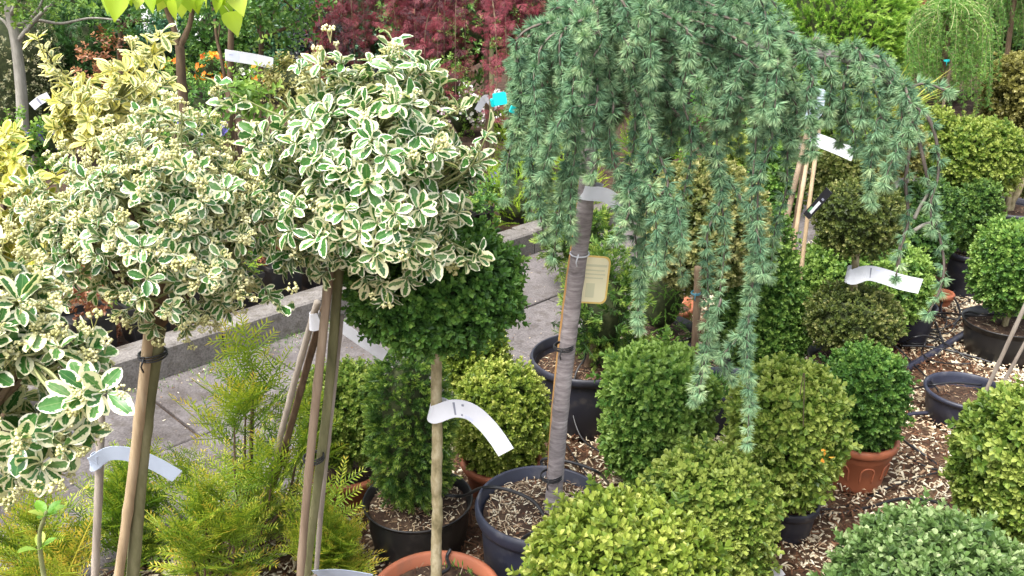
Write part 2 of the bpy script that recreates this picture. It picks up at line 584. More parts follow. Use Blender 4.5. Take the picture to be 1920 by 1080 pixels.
def lathe(prof, n=48, cen=(0, 0, 0), wob=0.0):
    pr = np.asarray(prof, float)
    a = np.linspace(0, 2 * math.pi, n, endpoint=False)
    w = 1 + wob * np.sin(2 * a + 1.3)
    v = np.stack([pr[:, None, 0] * np.cos(a) * w, pr[:, None, 0] * np.sin(a) / w, np.repeat(pr[:, 1:2], n, 1)], -1).reshape(-1, 3) + np.asarray(cen)
    F = []
    for i in range(len(pr) - 1):
        for j in range(n):
            p, q = i * n + j, i * n + (j + 1) % n
            F += [(p, q, q + n), (p, q + n, p + n)]
    return T(v, F)


def box(c, sx, sy, sz, R=None, bev=0.0):
    """box centred at c; with bev the top edge is chamfered"""
    x, y, z = sx / 2, sy / 2, sz / 2
    if bev:
        b = bev
        v = [(-x, -y, -z), (x, -y, -z), (x, y, -z), (-x, y, -z), (-x, -y, z - b), (x, -y, z - b), (x, y, z - b), (-x, y, z - b),
             (-x + b, -y + b, z), (x - b, -y + b, z), (x - b, y - b, z), (-x + b, y - b, z)]
        f = [(0, 2, 1), (0, 3, 2), (8, 9, 10), (8, 10, 11)]
        for lo, hi in ((0, 4), (4, 8)):
            for j in range(4):
                k = (j + 1) % 4
                f += [(lo + j, lo + k, hi + k), (lo + j, hi + k, hi + j)]
    else:
        v = [(-x, -y, -z), (x, -y, -z), (x, y, -z), (-x, y, -z), (-x, -y, z), (x, -y, z), (x, y, z), (-x, y, z)]
        f = [(0, 2, 1), (0, 3, 2), (4, 5, 6), (4, 6, 7)]
        for j in range(4):
            k = (j + 1) % 4
            f += [(j, k, 4 + k), (j, 4 + k, 4 + j)]
    v = np.asarray(v, float)
    if R is not None:
        v = v @ np.asarray(R).T
    return T(v + np.asarray(c), f)


def ribbon(pts, up, w, th=.0012):
    """a strip of card along pts, its width along up"""
    P = smooth_path(pts, 6)
    tg = nrm(np.gradient(P, axis=0))
    U = np.asarray(up, float)[None] - tg * (tg @ np.asarray(up, float))[:, None]
    U = nrm(U)
    Nn = np.cross(tg, U)
    a, b = P - U * w / 2, P + U * w / 2
    rings = np.stack([a - Nn * th, b - Nn * th, b + Nn * th, a + Nn * th], 1)
    v = rings.reshape(-1, 3)
    F = []
    m = len(P)
    for i in range(m - 1):
        for j in range(4):
            p, q = i * 4 + j, i * 4 + (j + 1) % 4
            F += [(p, q, q + 4), (p, q + 4, p + 4)]
    e = (m - 1) * 4
    F += [(0, 2, 1), (0, 3, 2), (e, e + 1, e + 2), (e, e + 2, e + 3)]
    return T(v, F)


def lump(d, seed, k=3):
    """low smooth noise on directions"""
    r = np.random.default_rng(seed)
    s = np.zeros(len(d))
    for i in range(5):
        w = r.normal(size=3) * k
        s += np.sin(d @ w + r.uniform(0, 6.28))
    return s / 5


# ------------------------------------------------------------------ leaf and shoot templates
def leaf6(L, w, fold=.25, curl=.12):
    v = [(0, 0, 0), (w * .72, w * fold * .6, L * .3), (w * .95, w * fold, L * .68), (0, -L * curl, L), (-w * .95, w * fold, L * .68), (-w * .72, w * fold * .6, L * .3)]
    return T(v, [(0, 1, 2), (0, 2, 3), (0, 3, 4), (0, 4, 5)])


def leaf_grid(L, w, prof, fold=.2, curl=.15, wave=0.0, ph=0.0, us=(-1, -.5, 0, .5, 1)):
    rows, nu = len(prof), len(us)
    v, uv, f = [], [], []
    for i, (t, h) in enumerate(prof):
        for u in us:
            y = fold * w * h * abs(u) ** 1.3 - curl * L * t * t + wave * w * math.sin(t * 9 + ph + u * 2) * abs(u)
            v.append((u * w * h, y, t * L))
            uv.append((u, t))
    for i in range(rows - 1):
        for j in range(nu - 1):
            p = i * nu + j
            f += [(p, p + 1, p + nu + 1), (p, p + nu + 1, p + nu)]
    return T(v, f, None, uv)


EPROF_LOW = [(0, .05), (.25, .62), (.6, 1.0), (.85, .68), (1, .03)]
EPROF = [(0, .05), (.1, .22), (.25, .62), (.45, .95), (.62, 1.0), (.8, .8), (.93, .42), (1, .03)]


def sprig(leaf, pairs, length, sp0, sp1, r, grow=.7, agek=1.0, stem=None, jit=.25, per=2):
    it = []
    for i in range(pairs):
        k = i / max(pairs - 1, 1)
        z = length * (i + .3) / pairs
        az = i * math.pi / per + r.normal() * jit
        spread = math.radians(sp0 + (sp1 - sp0) * k)
        for q in range(per):
            a2 = az + q * 2 * math.pi / per + r.normal() * jit
            s2 = spread + r.normal() * .16
            rad = np.array([math.cos(a2), math.sin(a2), 0])
            d = math.cos(s2) * np.array([0, 0, 1.]) + math.sin(s2) * rad
            R = frames(d, np.array([0, 0, 1.]) * math.sin(s2) - rad * math.cos(s2)) @ rotz_local(r.normal() * .4)
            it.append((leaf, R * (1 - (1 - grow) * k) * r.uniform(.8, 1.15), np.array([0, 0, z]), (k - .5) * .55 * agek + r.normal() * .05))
    if stem:
        it.append((tube([(0, 0, -length * .5), (0, 0, length * .9)], [stem, stem * .6], 3, False), np.eye(3), np.zeros(3), -.2))
    return combine(it)


def rotz_local(a):
    c, s = math.cos(a), math.sin(a)
    return np.array([[c, -s, 0], [s, c, 0], [0, 0, 1.]])


tr = np.random.default_rng(3)
BOXLEAF = leaf6(.0175, .0060, .3, .12)
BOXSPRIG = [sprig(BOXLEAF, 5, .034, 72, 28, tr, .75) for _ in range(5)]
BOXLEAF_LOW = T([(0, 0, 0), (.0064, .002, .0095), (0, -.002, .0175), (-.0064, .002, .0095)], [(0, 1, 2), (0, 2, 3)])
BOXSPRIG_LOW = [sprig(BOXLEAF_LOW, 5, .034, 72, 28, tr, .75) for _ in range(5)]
BROADLEAF = T([(0, 0, 0), (.019, .007, .030), (0, -.010, .056), (-.019, .007, .030)], [(0, 1, 2), (0, 2, 3)])
BROADSPRIG = [sprig(BROADLEAF, 4, .11, 80, 40, tr, .7) for _ in range(4)]
NEEDLE = T([(0, 0, 0), (.06, 0, .4), (0, 0, 1), (-.06, 0, .4)], [(0, 1, 2), (0, 2, 3)])


def needle(L, w):
    return T([(0, 0, 0), (w, w * .3, L * .45), (0, 0, L), (-w, w * .3, L * .45)], [(0, 1, 2), (0, 2, 3)])


def needle1(L, w):
    return T([(w, 0, L * .12), (-w, 0, L * .12), (0, w * .5, L)], [(0, 2, 1)])


def yew_shoot(n, length, nl, r, flat=True, simple=False):
    it = []
    nd = needle1(nl, nl * .10) if simple else needle(nl, nl * .10)
    for i in range(n):
        k = i / n
        z = length * k
        for s in (-1, 1):
            if flat:
                sp = math.radians(68 - 30 * k) + r.normal() * .1
                d = np.array([math.sin(sp) * s, .18 + r.normal() * .14, math.cos(sp)])
            else:
                a = r.uniform(0, 6.28)
                sp = math.radians(62 - 34 * k) + r.normal() * .15
                d = np.array([math.sin(sp) * math.cos(a), math.sin(sp) * math.sin(a), math.cos(sp)])
            sc = (1 - .45 * k ** 3) * (0.65 + .35 * min(1, k * 5)) * r.uniform(.85, 1.1)
            it.append((nd, frames(d, (0, 1, .2)) * sc, np.array([0, 0, z]), k * .75 - .2 + r.normal() * .05))
    it.append((tube([(0, 0, 0), (0, 0, length)], [.0016, .0008], 3, False), np.eye(3), np.zeros(3), -.05))
    return combine(it)


def yew_spray(r, nside=5, L=.16, nl=.02):
    main = yew_shoot(int(L / .0092), L, nl, r)
    it = [(main, np.eye(3), np.zeros(3), 0.0)]
    for i in range(nside):
        z = L * (.12 + .6 * i / nside)
        s = 1 if i % 2 else -1
        d = nrm(np.array([s * .85, r.normal() * .12, .75]))
        l2 = L * r.uniform(.38, .6) * (1 - .35 * i / nside)
        it.append((yew_shoot(int(l2 / .0092), l2, nl * .95, r), frames(d, (0, 1, 0)), np.array([0, 0, z]), -.05))
    t = combine(it)
    # the spray nods over towards its tip
    v = t['v']
    v[:, 1] -= (v[:, 2] / L) ** 2 * L * .22
    return t


YEWSPRAY = [yew_spray(tr, 5, tr.uniform(.15, .19), .025) for _ in range(5)]
YEWBRUSH = [yew_shoot(16, .045, .019, tr, False) for _ in range(4)]


def tuft(r, n=58, L=.0265, w=.00125):
    it = []
    for i in range(n):
        a = r.uniform(0, 6.28)
        sp = math.radians(r.uniform(8, 72) if i > n * .25 else r.uniform(2, 40))
        d = np.array([math.sin(sp) * math.cos(a), math.sin(sp) * math.sin(a), math.cos(sp)])
        s = r.uniform(.75, 1.1)
        nd = needle1(L * s, w)
        nd['a'] = np.array([-.12, -.12, .26])
        it.append((nd, frames(d, r.normal(size=3)), np.zeros(3), r.normal() * .06))
    return combine(it)


TUFT = [tuft(tr) for _ in range(6)]
LARCHTUFT = [tuft(tr, 16, .024, .0013) for _ in range(4)]
SPRUCE = [yew_shoot(16, .05, .017, tr, False, True) for _ in range(4)]
CONIFSP = [yew_shoot(18, .07, .012, tr, False, True) for _ in range(3)]
PINESP = [yew_shoot(18, .10, .05, tr, False, True) for _ in range(3)]


def maple_leaf(r):
    it = []
    for k in range(7):
        a = math.radians((k - 3) * 26 + r.normal() * 4)
        L = .085 * (1 - .1 * abs(k - 3)) * r.uniform(.85, 1.1)
        d = np.array([math.sin(a), -.12 - .25 * abs(r.normal()) * .4, math.cos(a)])
        it.append((needle(L, .0030), frames(d, (0, 1, 0)), np.zeros(3), r.normal() * .1))
        for s in (-1, 1):
            d2 = np.array([math.sin(a + s * .5), -.15, math.cos(a + s * .5)])
            it.append((needle(L * .42, .0021), frames(d2, (0, 1, 0)), nrm(d) * L * .42, r.normal() * .1))
    return combine(it)


MAPLE = [maple_leaf(tr) for _ in range(4)]


def octa(r):
    return T([(r, 0, 0), (-r, 0, 0), (0, r, 0), (0, -r, 0), (0, 0, r), (0, 0, -r)],
             [(0, 2, 4), (2, 1, 4), (1, 3, 4), (3, 0, 4), (2, 0, 5), (1, 2, 5), (3, 1, 5), (0, 3, 5)])


def umbel(r, n=17, R=.014):
    it = []
    for i in range(n):
        c = r.normal(size=3)
        c = c / np.linalg.norm(c) * R * r.uniform(.5, 1.0)
        c[2] = abs(c[2]) * .7 + .012
        it.append((octa(.0036 * r.uniform(.75, 1.3)), np.eye(3), c, r.uniform(0, .6)))
    for i in range(4):
        a = r.uniform(0, 6.28)
        it.append((tube([(0, 0, -.012), (R * .5 * math.cos(a), R * .5 * math.sin(a), .014)], [.0008, .0006], 3, False), np.eye(3), np.zeros(3), -.1))
    return combine(it)


UMBEL = [umbel(tr) for _ in range(4)]


def flower(r, R=.02, n=5):
    v, f, a = [(0, 0, 0)], [], [0]
    for k in range(2 * n):
        an = k * math.pi / n
        rr = R * (1 if k % 2 == 0 else .72)
        v.append((rr * math.cos(an), rr * math.sin(an), R * .35))
        a.append(0)
    for k in range(2 * n):
        f.append((0, 1 + k, 1 + (k + 1) % (2 * n)))
    return T(v, f, a)


FLOWER = [flower(tr)]
EUON_VAR = [leaf_grid(.046, .0128, EPROF, tr.uniform(.1, .45), tr.uniform(-.05, .28), tr.uniform(.05, .16), tr.uniform(0, 6)) for _ in range(8)]
GOLD_VAR = [leaf_grid(.042, .0090, EPROF, tr.uniform(.1, .45), tr.uniform(-.02, .28), tr.uniform(.05, .16), tr.uniform(0, 6)) for _ in range(6)]
EUON_LOW = [leaf_grid(.046, .0128, EPROF_LOW, tr.uniform(.1, .45), tr.uniform(-.05, .28), .05, 0, (-1, 0, 1)) for _ in range(8)]
GOLD_LOW = [leaf_grid(.042, .0090, EPROF_LOW, tr.uniform(.1, .45), tr.uniform(-.02, .28), .05, 0, (-1, 0, 1)) for _ in range(6)]
BLADE = [leaf_grid(.30, .005, [(0, .6), (.25, 1), (.55, .9), (.8, .55), (1, .05)], .3, c, 0) for c in (.25, .5, .7)]

CHIPS = []
for _ in range(6):
    L, W_, h = tr.uniform(.018, .036), tr.uniform(.006, .014), tr.uniform(.002, .006)
    CHIPS.append(T([(-L / 2, -W_ / 2 * tr.uniform(.4, 1), 0), (L / 2, -W_ / 2 * tr.uniform(.4, 1), 0), (L / 2 * .9, W_ / 2, 0), (-L / 2 * .9, W_ / 2 * tr.uniform(.4, 1), 0), (-L * .25, 0, h), (L * .28, 0, h * .9)],
                   [(0, 1, 5), (0, 5, 4), (1, 2, 5), (2, 3, 4), (2, 4, 5), (3, 0, 4)]))
FIBRES = []
for _ in range(4):
    L, W_ = tr.uniform(.03, .07), tr.uniform(.0016, .004)
    FIBRES.append(T([(-L / 2, -W_, 0), (0, -W_, .004), (L / 2, -W_ * .5, 0), (L / 2, W_ * .5, 0), (0, W_, .004), (-L / 2, W_, 0)],
                    [(0, 1, 4), (0, 4, 5), (1, 2, 3), (1, 3, 4)]))


# ------------------------------------------------------------------ builders
def in_frame(P, mar=0.02):
    d = P - np.array([0, 0, CAM_H])
    dep = d[:, 1] * CP - d[:, 2] * SP
    x = d[:, 0] / np.maximum(dep, 1e-3) * FPX / 960
    y = (d[:, 1] * SP + d[:, 2] * CP) / np.maximum(dep, 1e-3) * FPX / 540
    return (dep > .1) & (np.abs(x) < 1 + mar) & (np.abs(y) < 1 + mar)


def place_pieces(name, tm, pos, R, s, tint, pick, mat, parent, nsep, rest_name, uv=False, smooth=False, key=None, tm_rest=None):
    """the nsep pieces nearest the camera become objects sharing meshes, the rest one stuff part"""
    n = len(pos)
    root = root_of(parent)
    loc = np.array(root.location)
    sepm = np.zeros(n, bool)
    if nsep:
        score = np.linalg.norm(pos - np.array([0, 0, CAM_H]), axis=1) if key is None else key
        score = np.where(in_frame(pos), score, 1e6)
        idx = np.argsort(score)[:nsep]
        idx = idx[score[idx] < 1e5]
        sepm[idx] = True
        lev = np.quantile(tint, [.17, .5, .83])
        cache = {}
        for i in idx:
            q = int(np.argmin(np.abs(lev - tint[i])))
            kk = (int(pick[i]), q)
            if kk not in cache:
                t = dict(tm[kk[0]])
                t['a'] = t['a'] + lev[q]
                cache[kk] = to_mesh(name, t, mat, smooth, uv)
            o = bpy.data.objects.new(name, cache[kk])
            COL.objects.link(o)
            o.parent = parent
            M = np.eye(4)
            M[:3, :3] = R[i] * s[i]
            M[:3, 3] = pos[i] - loc
            o.matrix_basis = Matrix(M.tolist())
    r = ~sepm
    if r.any():
        part(rest_name, scatter(tm_rest or tm, pos[r], R[r], s[r], tint[r], pick[r]), mat, parent, smooth, uv, kind='stuff')


def sq_points(n, radii, e, plan, r, shape='sq', lseed=1, lamp=.04, cen=None):
    rx, ry, rz = radii
    toc = None if cen is None else nrm(np.array([0, 0, CAM_H]) - np.asarray(cen))
    if shape == 'cone':
        m = n * 3
        t = 1 - np.sqrt(r.uniform(0, 1, m))
        a = r.uniform(0, 2 * math.pi, m)
        rad = (1 - t) ** .8 * .93 + .07
        rad *= np.minimum(1, (t + .02) / .10) ** .5
        p = np.stack([rx * rad * np.cos(a), ry * rad * np.sin(a), (2 * t - 1) * rz], 1)
        nn = nrm(np.stack([np.cos(a), np.sin(a), np.full(m, rx / (2 * rz) + .05)], 1))
        p *= (1 + lamp * lump(nrm(p), lseed, 6))[:, None]
        w = np.ones(m) if toc is None else np.where(nn @ toc > -.25, 1.0, .4)
        i = r.choice(m, n, replace=False, p=w / w.sum())
        return p[i], nn[i]
    m = n * 5
    d = nrm(r.normal(size=(m, 3)) * np.array([rx, ry, rz]))
    x, y, z = d[:, 0] / rx, d[:, 1] / ry, d[:, 2] / rz
    if plan == 'round':
        q = (x * x + y * y)
        Fv = q ** (e / 2) + np.abs(z) ** e
        rr = Fv ** (-1 / e)
        p = d * rr[:, None]
        x, y, z = p[:, 0] / rx, p[:, 1] / ry, p[:, 2] / rz
        q = np.maximum(x * x + y * y, 1e-9)
        g = np.stack([q ** (e / 2 - 1) * x / rx, q ** (e / 2 - 1) * y / ry, np.abs(z) ** (e - 1) * np.sign(z) / rz], 1)
    else:
        Fv = np.abs(x) ** e + np.abs(y) ** e + np.abs(z) ** e
        p = d * (Fv ** (-1 / e))[:, None]
        x, y, z = p[:, 0] / rx, p[:, 1] / ry, p[:, 2] / rz
        g = np.stack([np.abs(x) ** (e - 1) * np.sign(x) / rx, np.abs(y) ** (e - 1) * np.sign(y) / ry, np.abs(z) ** (e - 1) * np.sign(z) / rz], 1)
    nn = nrm(g)
    # even out the density on the surface
    dens = 1 / np.maximum((d / np.array([rx, ry, rz])) ** 2 @ np.ones(3), 1e-9) ** 1.5 / (rx * ry * rz)
    w = np.sum(p * p, 1) / np.maximum(np.sum(nn * d, 1), .15) / np.maximum(1 / np.maximum((d / np.array([rx, ry, rz])) ** 2 @ np.ones(3), 1e-9) ** 1.5, 1e-9)
    if toc is not None:
        w = w * np.where(nn @ toc > -.25, 1.0, .4)
    i = r.choice(m, n, replace=False, p=w / w.sum())
    p, nn = p[i], nn[i]
    p = p * (1 + lamp * lump(nrm(p), lseed, 4))[:, None]
    return p, nn


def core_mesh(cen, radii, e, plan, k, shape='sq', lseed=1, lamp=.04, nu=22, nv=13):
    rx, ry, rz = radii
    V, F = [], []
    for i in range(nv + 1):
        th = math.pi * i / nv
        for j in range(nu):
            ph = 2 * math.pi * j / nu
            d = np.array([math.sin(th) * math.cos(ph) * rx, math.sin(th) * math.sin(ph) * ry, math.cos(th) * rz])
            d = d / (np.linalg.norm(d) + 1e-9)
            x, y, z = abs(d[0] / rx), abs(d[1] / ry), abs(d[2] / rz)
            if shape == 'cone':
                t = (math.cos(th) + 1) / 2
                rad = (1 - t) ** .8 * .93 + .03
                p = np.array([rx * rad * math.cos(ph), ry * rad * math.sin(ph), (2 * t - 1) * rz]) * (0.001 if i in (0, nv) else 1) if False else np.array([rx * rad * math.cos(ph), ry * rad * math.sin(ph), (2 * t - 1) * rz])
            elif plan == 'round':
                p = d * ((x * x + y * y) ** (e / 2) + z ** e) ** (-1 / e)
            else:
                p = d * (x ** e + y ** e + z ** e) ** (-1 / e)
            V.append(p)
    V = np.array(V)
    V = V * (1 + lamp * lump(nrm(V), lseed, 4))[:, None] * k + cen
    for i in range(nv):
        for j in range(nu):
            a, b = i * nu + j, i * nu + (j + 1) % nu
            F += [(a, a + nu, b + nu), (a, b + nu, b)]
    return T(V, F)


def crown(root, cen, radii, n, tm, mat, e=2.0, plan='round', shape='sq', seed=1, s=1.0, up=.35, spread=.4, depth=.02,
          tint=.42, sep=0, name='foliage', piece='sprig', core=.90, lamp=.06, tpatch=.18, stray=.03):
    r = np.random.default_rng(seed)
    if tm is BOXSPRIG or tm is BOXSPRIG_LOW:
        radii = np.maximum(np.asarray(radii, float) - .028 * s, .03)
    p, nn = sq_points(n, radii, e, plan, r, shape, seed, lamp, cen)
    dep = r.exponential(depth, n) - depth * .5
    dep = np.where(r.uniform(size=n) < stray, -r.uniform(.005, .035, n) * s, dep)
    p = p - nn * dep[:, None] + np.asarray(cen)
    dirs = nn + np.array([0, 0, up]) + r.normal(size=(n, 3)) * spread
    R = frames(dirs, r.normal(size=(n, 3)))
    sc = s * r.uniform(.75, 1.2, n)
    tn = tint + tpatch * lump(nrm(p - cen), seed + 50, 5) * 1.6 + r.normal(size=n) * .10
    pick = r.integers(0, len(tm), n)
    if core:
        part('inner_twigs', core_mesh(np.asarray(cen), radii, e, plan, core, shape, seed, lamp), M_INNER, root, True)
    place_pieces(piece, tm, p, R, sc, tn, pick, mat, root, sep, name)


def chips_on(root, cen, r0, n, seed, parent=None, fib=.35, tint=.5, s=.45):
    """a few chips lying on the soil of a pot"""
    r = np.random.default_rng(seed)
    a, q = r.uniform(0, 6.28, n), r0 * np.sqrt(r.uniform(0, 1, n))
    pos = np.stack([cen[0] + q * np.cos(a), cen[1] + q * np.sin(a), cen[2] + r.uniform(.0, .008, n)], 1)
    up = np.stack([r.normal(size=n) * .3, r.normal(size=n) * .3, np.ones(n)], 1)
    R = frames(up, r.normal(size=(n, 3)))
    return pos, R, s * r.uniform(.6, 1.2, n), tint + r.normal(size=n) * .22, r


def pot(root, c, r, h, kind='black', soil=.035, seed=1, chips=120, taper=.78, relief=False, rimh=.03, chiptint=.5, fib=.4, name='pot'):
    chips = int(chips * 1.7)
    """lathe-turned nursery pot: wall > rim; soil > chips.  c is the foot of the pot"""
    mat = dict(black=M_POT_BLACK, navy=M_POT_NAVY, terra=M_POT_TERRA, char=M_POT_CHAR)[kind]
    c = np.asarray(c, float)
    rb = r * taper
    k = (h - rimh) / h
    rt = rb + (r * .95 - rb) * k
    wall = [(0.001, .004), (rb * .96, .002), (rb, .012), (rb + (rt - rb) * .45, h * .42 * k), (rb + (rt - rb) * .45 + .002, h * .44 * k), (rt, h - rimh + .002)]
    if kind == 'terra':
        wall = [(0.001, .004), (rb * .97, .002), (rb, .012), (rb + (rt - rb) * .78, h * .66), (rb + (rt - rb) * .78 + .004, h * .68), (rt, h - rimh + .002)]
    w = part(name, lathe(wall, 48, c), mat, root, True)
    t = .004 if kind != 'terra' else .007
    if kind in ('terra', 'navy', 'char'):
        rim = [(rt - .001, h - rimh), (r * .985, h - rimh - .001), (r + .003, h - rimh * .7), (r + .004, h - rimh * .3), (r, h - .002), (r - t, h), (r - t * 2.2, h - .004), (r - t * 2.6, h - rimh), (rt - t * 2.4 - .004, h - soil - .02)]
    else:
        rim = [(rt - .001, h - rimh), (rt + .002, h - rimh + .001), (r - .002, h - .007), (r + .002, h - .005), (r + .002, h - .001), (r - .001, h), (r - .003, h - .002), (rt - .004, h - rimh), (rt - .007, h - soil - .02)]
    part('rim', lathe(rim, 48, c), mat, w, True)
    if relief:
        it = []
        for j in range(8):
            a0 = j * math.pi / 4
            arch = []
            for u, vv in ((-.8, .30), (-.8, .40), (-.8, .52), (-.5, .60), (0, .625), (.5, .60), (.8, .52), (.8, .40), (.8, .30)):
                a = a0 + u * .26
                z = vv * h
                rr = rb + (rt - rb) * .78 * (z / (h * .66)) + .001
                arch.append((c[0] + rr * math.cos(a), c[1] + rr * math.sin(a), c[2] + z))
            it.append(tube(smooth_path(arch, 3), .0032, 5))
        part('relief_arches', merge(it), mat, w, True)
    # soil with lumps
    rs = rt - t * 1.6
    zs = h - soil
    rr = np.random.default_rng(seed)
    V, F = [(c[0], c[1], c[2] + zs + .01)], []
    nr, na = 7, 26
    for i in range(1, nr + 1):
        for j in range(na):
            a = 2 * math.pi * j / na
            q = rs * i / nr
            V.append((c[0] + q * math.cos(a), c[1] + q * math.sin(a), c[2] + zs + .012 * (1 - i / nr) + rr.normal() * .0035 * (i < nr)))
    for j in range(na):
        F.append((0, 1 + j, 1 + (j + 1) % na))
    for i in range(nr - 1):
        for j in range(na):
            a, b = 1 + i * na + j, 1 + i * na + (j + 1) % na
            F += [(a, a + na, b + na), (a, b + na, b)]
    so = part('soil', T(V, F), M_SOIL, root, True)
    if chips:
        pos, R, s, tn, r2 = chips_on(root, c + np.array([0, 0, zs + .006]), rs * .95, chips, seed, None, fib, chiptint)
        n1 = int(chips * (1 - fib))
        pk = r2.integers(0, 6, chips)
        A = scatter(CHIPS, pos[:n1], R[:n1] @ SWAP, s[:n1], tn[:n1], pk[:n1])
        if n1 < chips:
            B = scatter(FIBRES, pos[n1:], R[n1:] @ SWAP, s[n1:] * 1.1, tn[n1:], pk[n1:] % 4)
            A = merge([A, B])
        part('chips', A, M_CHIP, so, kind='stuff')
    return w


SWAP = np.eye(3)      # chip templates already lie in their own xy plane with z up


def px_box(x0, x1, y0, y1, Y, cyl=False):
    """centre and radii of a crown that fills the pixel box, standing at distance Y"""
    cx, cy = (x0 + x1) / 2, (y0 + y1) / 2
    c = D(cx, cy, Y)
    m = mpp(Y, c[2])
    rx = (x1 - x0) / 2 * m
    hh = (y1 - y0) / 2 * m
    dep = PITCH + math.atan((cy - 540) / FPX)
    if cyl:
        rz = (hh - .8 * rx * math.sin(dep)) / math.cos(dep)
    else:
        q = hh * hh - (rx * math.sin(dep)) ** 2
        rz = math.sqrt(max(q, (rx * .35) ** 2)) / math.cos(dep)
    return c, np.array([rx, rx, rz])


def stem_between(a, b, r0, r1, wob=.006, seed=1, n=10, sides=9, bumps=0.0):
    r = np.random.default_rng(seed)
    k = np.linspace(0, 1, n)
    P = np.outer(1 - k, a) + np.outer(k, b)
    w = np.cumsum(r.normal(size=(n, 3)), 0) * wob / 2
    w -= np.outer(1 - k, w[0]) + np.outer(k, w[-1])
    P = P + w
    rad = r0 + (r1 - r0) * k
    P = smooth_path(P, 4)
    rad = np.interp(np.linspace(0, 1, len(P)), k, rad)
    if bumps:
        rad = rad * (1 + bumps * r.normal(size=len(P)))
    return tube(P, rad, sides)


def boxplant(label, x0, x1, y0, y1, Y, mat, n, e=2.3, plan='round', shape='sq', seed=1, s=1.0, sep=0, pot_kind='black', pot_r=None, pot_h=.16,
             tint=.42, cyl=False, group="clipped box plants in pots", name='clipped_box_plant', pot_kw=None, up=.35, lamp=.06, bark=None, ry=None, core=.90, tm=None, spread=.48, foot=None, rz=None, depth=.02, pot_off=0.0):
    c, rad = px_box(x0, x1, y0, y1, Y, cyl)
    if ry:
        rad[1] = ry
    if rz:
        rad[2] = rz
    root = thing(name, label, 'plant', (c[0], c[1], 0 if foot is None else foot), group)
    s, n = s * 1.22, int(n * 1.12)
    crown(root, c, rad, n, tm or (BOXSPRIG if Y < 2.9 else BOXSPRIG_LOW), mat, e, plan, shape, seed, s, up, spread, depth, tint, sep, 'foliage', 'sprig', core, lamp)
    f = np.array([c[0] + pot_off, c[1], 0 if foot is None else foot])
    if pot_kind:
        pr = pot_r or max(.09, rad[0] * .72)
        pot(root, f, pr, pot_h, pot_kind, seed=seed, **(pot_kw or {}))
    a = f + np.array([0, 0, pot_h - .05 if pot_kind else 0])
    part('trunk', stem_between(a, c + np.array([0, 0, -rad[2] * .2]), .014, .010, .004, seed), bark or M_BARK_BOX, root, True)
    return root, c, rad


# ------------------------------------------------------------------ the setting
def sheet(x0, x1, y0, y1, z, nx, ny, amp=0.0, seed=1, k=2.5):
    xs, ys = np.linspace(x0, x1, nx), np.linspace(y0, y1, ny)
    X, Yv = np.meshgrid(xs, ys)
    Z = np.full_like(X, z)
    if amp:
        P = np.stack([X, Yv, X * 0], -1).reshape(-1, 3)
        Z = Z + (amp * lump(P, seed, k)).reshape(X.shape)
    v = np.stack([X, Yv, Z], -1).reshape(-1, 3)
    f = []
    for j in range(ny - 1):
        for i in range(nx - 1):
            a = j * nx + i
            f += [(a, a + 1, a + 1 + nx), (a, a + 1 + nx, a + nx)]
    return T(v, f)


def struct(name, t, mat, parent=None, smooth=False):
    o = link(name, to_mesh(name, t, mat, smooth), parent)
    if parent is None:
        o['kind'] = 'structure'
    return o


M_GROUND = bark_mat("ground_mulch", (.03, .017, .011), (.085, .048, .03), (.21, .15, .09), 45, (1, 1, 1), .95, 1.0)
ground = struct('ground', sheet(-150, 150, -20, 280, -.012, 60, 60), M_GROUND)

# path of square concrete flags running diagonally, kerb, bed behind it
U45 = np.array([math.sqrt(.5), math.sqrt(.5), 0])          # along the path, away to the right
V45 = np.array([-math.sqrt(.5), math.sqrt(.5), 0])         # across the path, towards the bed
P0 = G(480, 655)                                           # foot of the kerb
KO = float(P0 @ V45)                                       # offset of the kerb face across
US = float(P0 @ U45)
PATHW = 1.10


def uv_pt(u, v, z=0.0):
    return U45 * u + V45 * v + np.array([0, 0, z])


def uv_sheet(u0, u1, v0, v1, z):
    q = [uv_pt(u0, v0, z), uv_pt(u1, v0, z), uv_pt(u1, v1, z), uv_pt(u0, v1, z)]
    return T(q, [(0, 1, 2), (0, 2, 3)])


path = struct('path', uv_sheet(US - 6, US + 9, KO - PATHW, KO, -.006), M_SOIL)
RZ45 = np.array([[math.sqrt(.5), -math.sqrt(.5), 0], [math.sqrt(.5), math.sqrt(.5), 0], [0, 0, 1.]])
rp = np.random.default_rng(21)
SW = .55
nflag = 0
for i in range(-5, 9):
    for j in range(2):
        off = .27 if j else 0.0
        u = US + (i + .5) * SW + off
        v = KO - (j + .5) * SW
        hgt = .05 + rp.normal() * .0015
        t = box(uv_pt(u, v, -.024 + hgt * .5 + rp.uniform(-.002, .002) - .012), SW - .012, SW - .012, hgt, RZ45 @ np.array(Matrix.Rotation(rp.normal() * .006, 3, 'X')), .005)
        o = link('paving_slab', to_mesh('paving_slab', t, M_CONC), path)
        nflag += 1
# litter on the path: dust of chips and petals, thicker along the kerb
n = 1900
u = US + rp.uniform(-2.5, 3, n)
v = KO - np.where(rp.uniform(size=n) < .45, np.abs(rp.normal(size=n)) * .08, rp.uniform(0, PATHW, n))
v = np.where(rp.uniform(size=n) < .35, KO - PATHW + np.abs(rp.normal(size=n)) * .12, v)
pos = U45[None] * u[:, None] + V45[None] * v[:, None] + np.array([0, 0, .016])
up = np.stack([rp.normal(size=n) * .2, rp.normal(size=n) * .2, np.ones(n)], 1)
litter = scatter(CHIPS, pos, frames(up, rp.normal(size=(n, 3))), rp.uniform(.15, .55, n), rp.uniform(.15, 1.0, n), rp.integers(0, 6, n))
o = link('path_litter', to_mesh('path_litter', litter, M_CHIP))
o['kind'] = 'stuff'
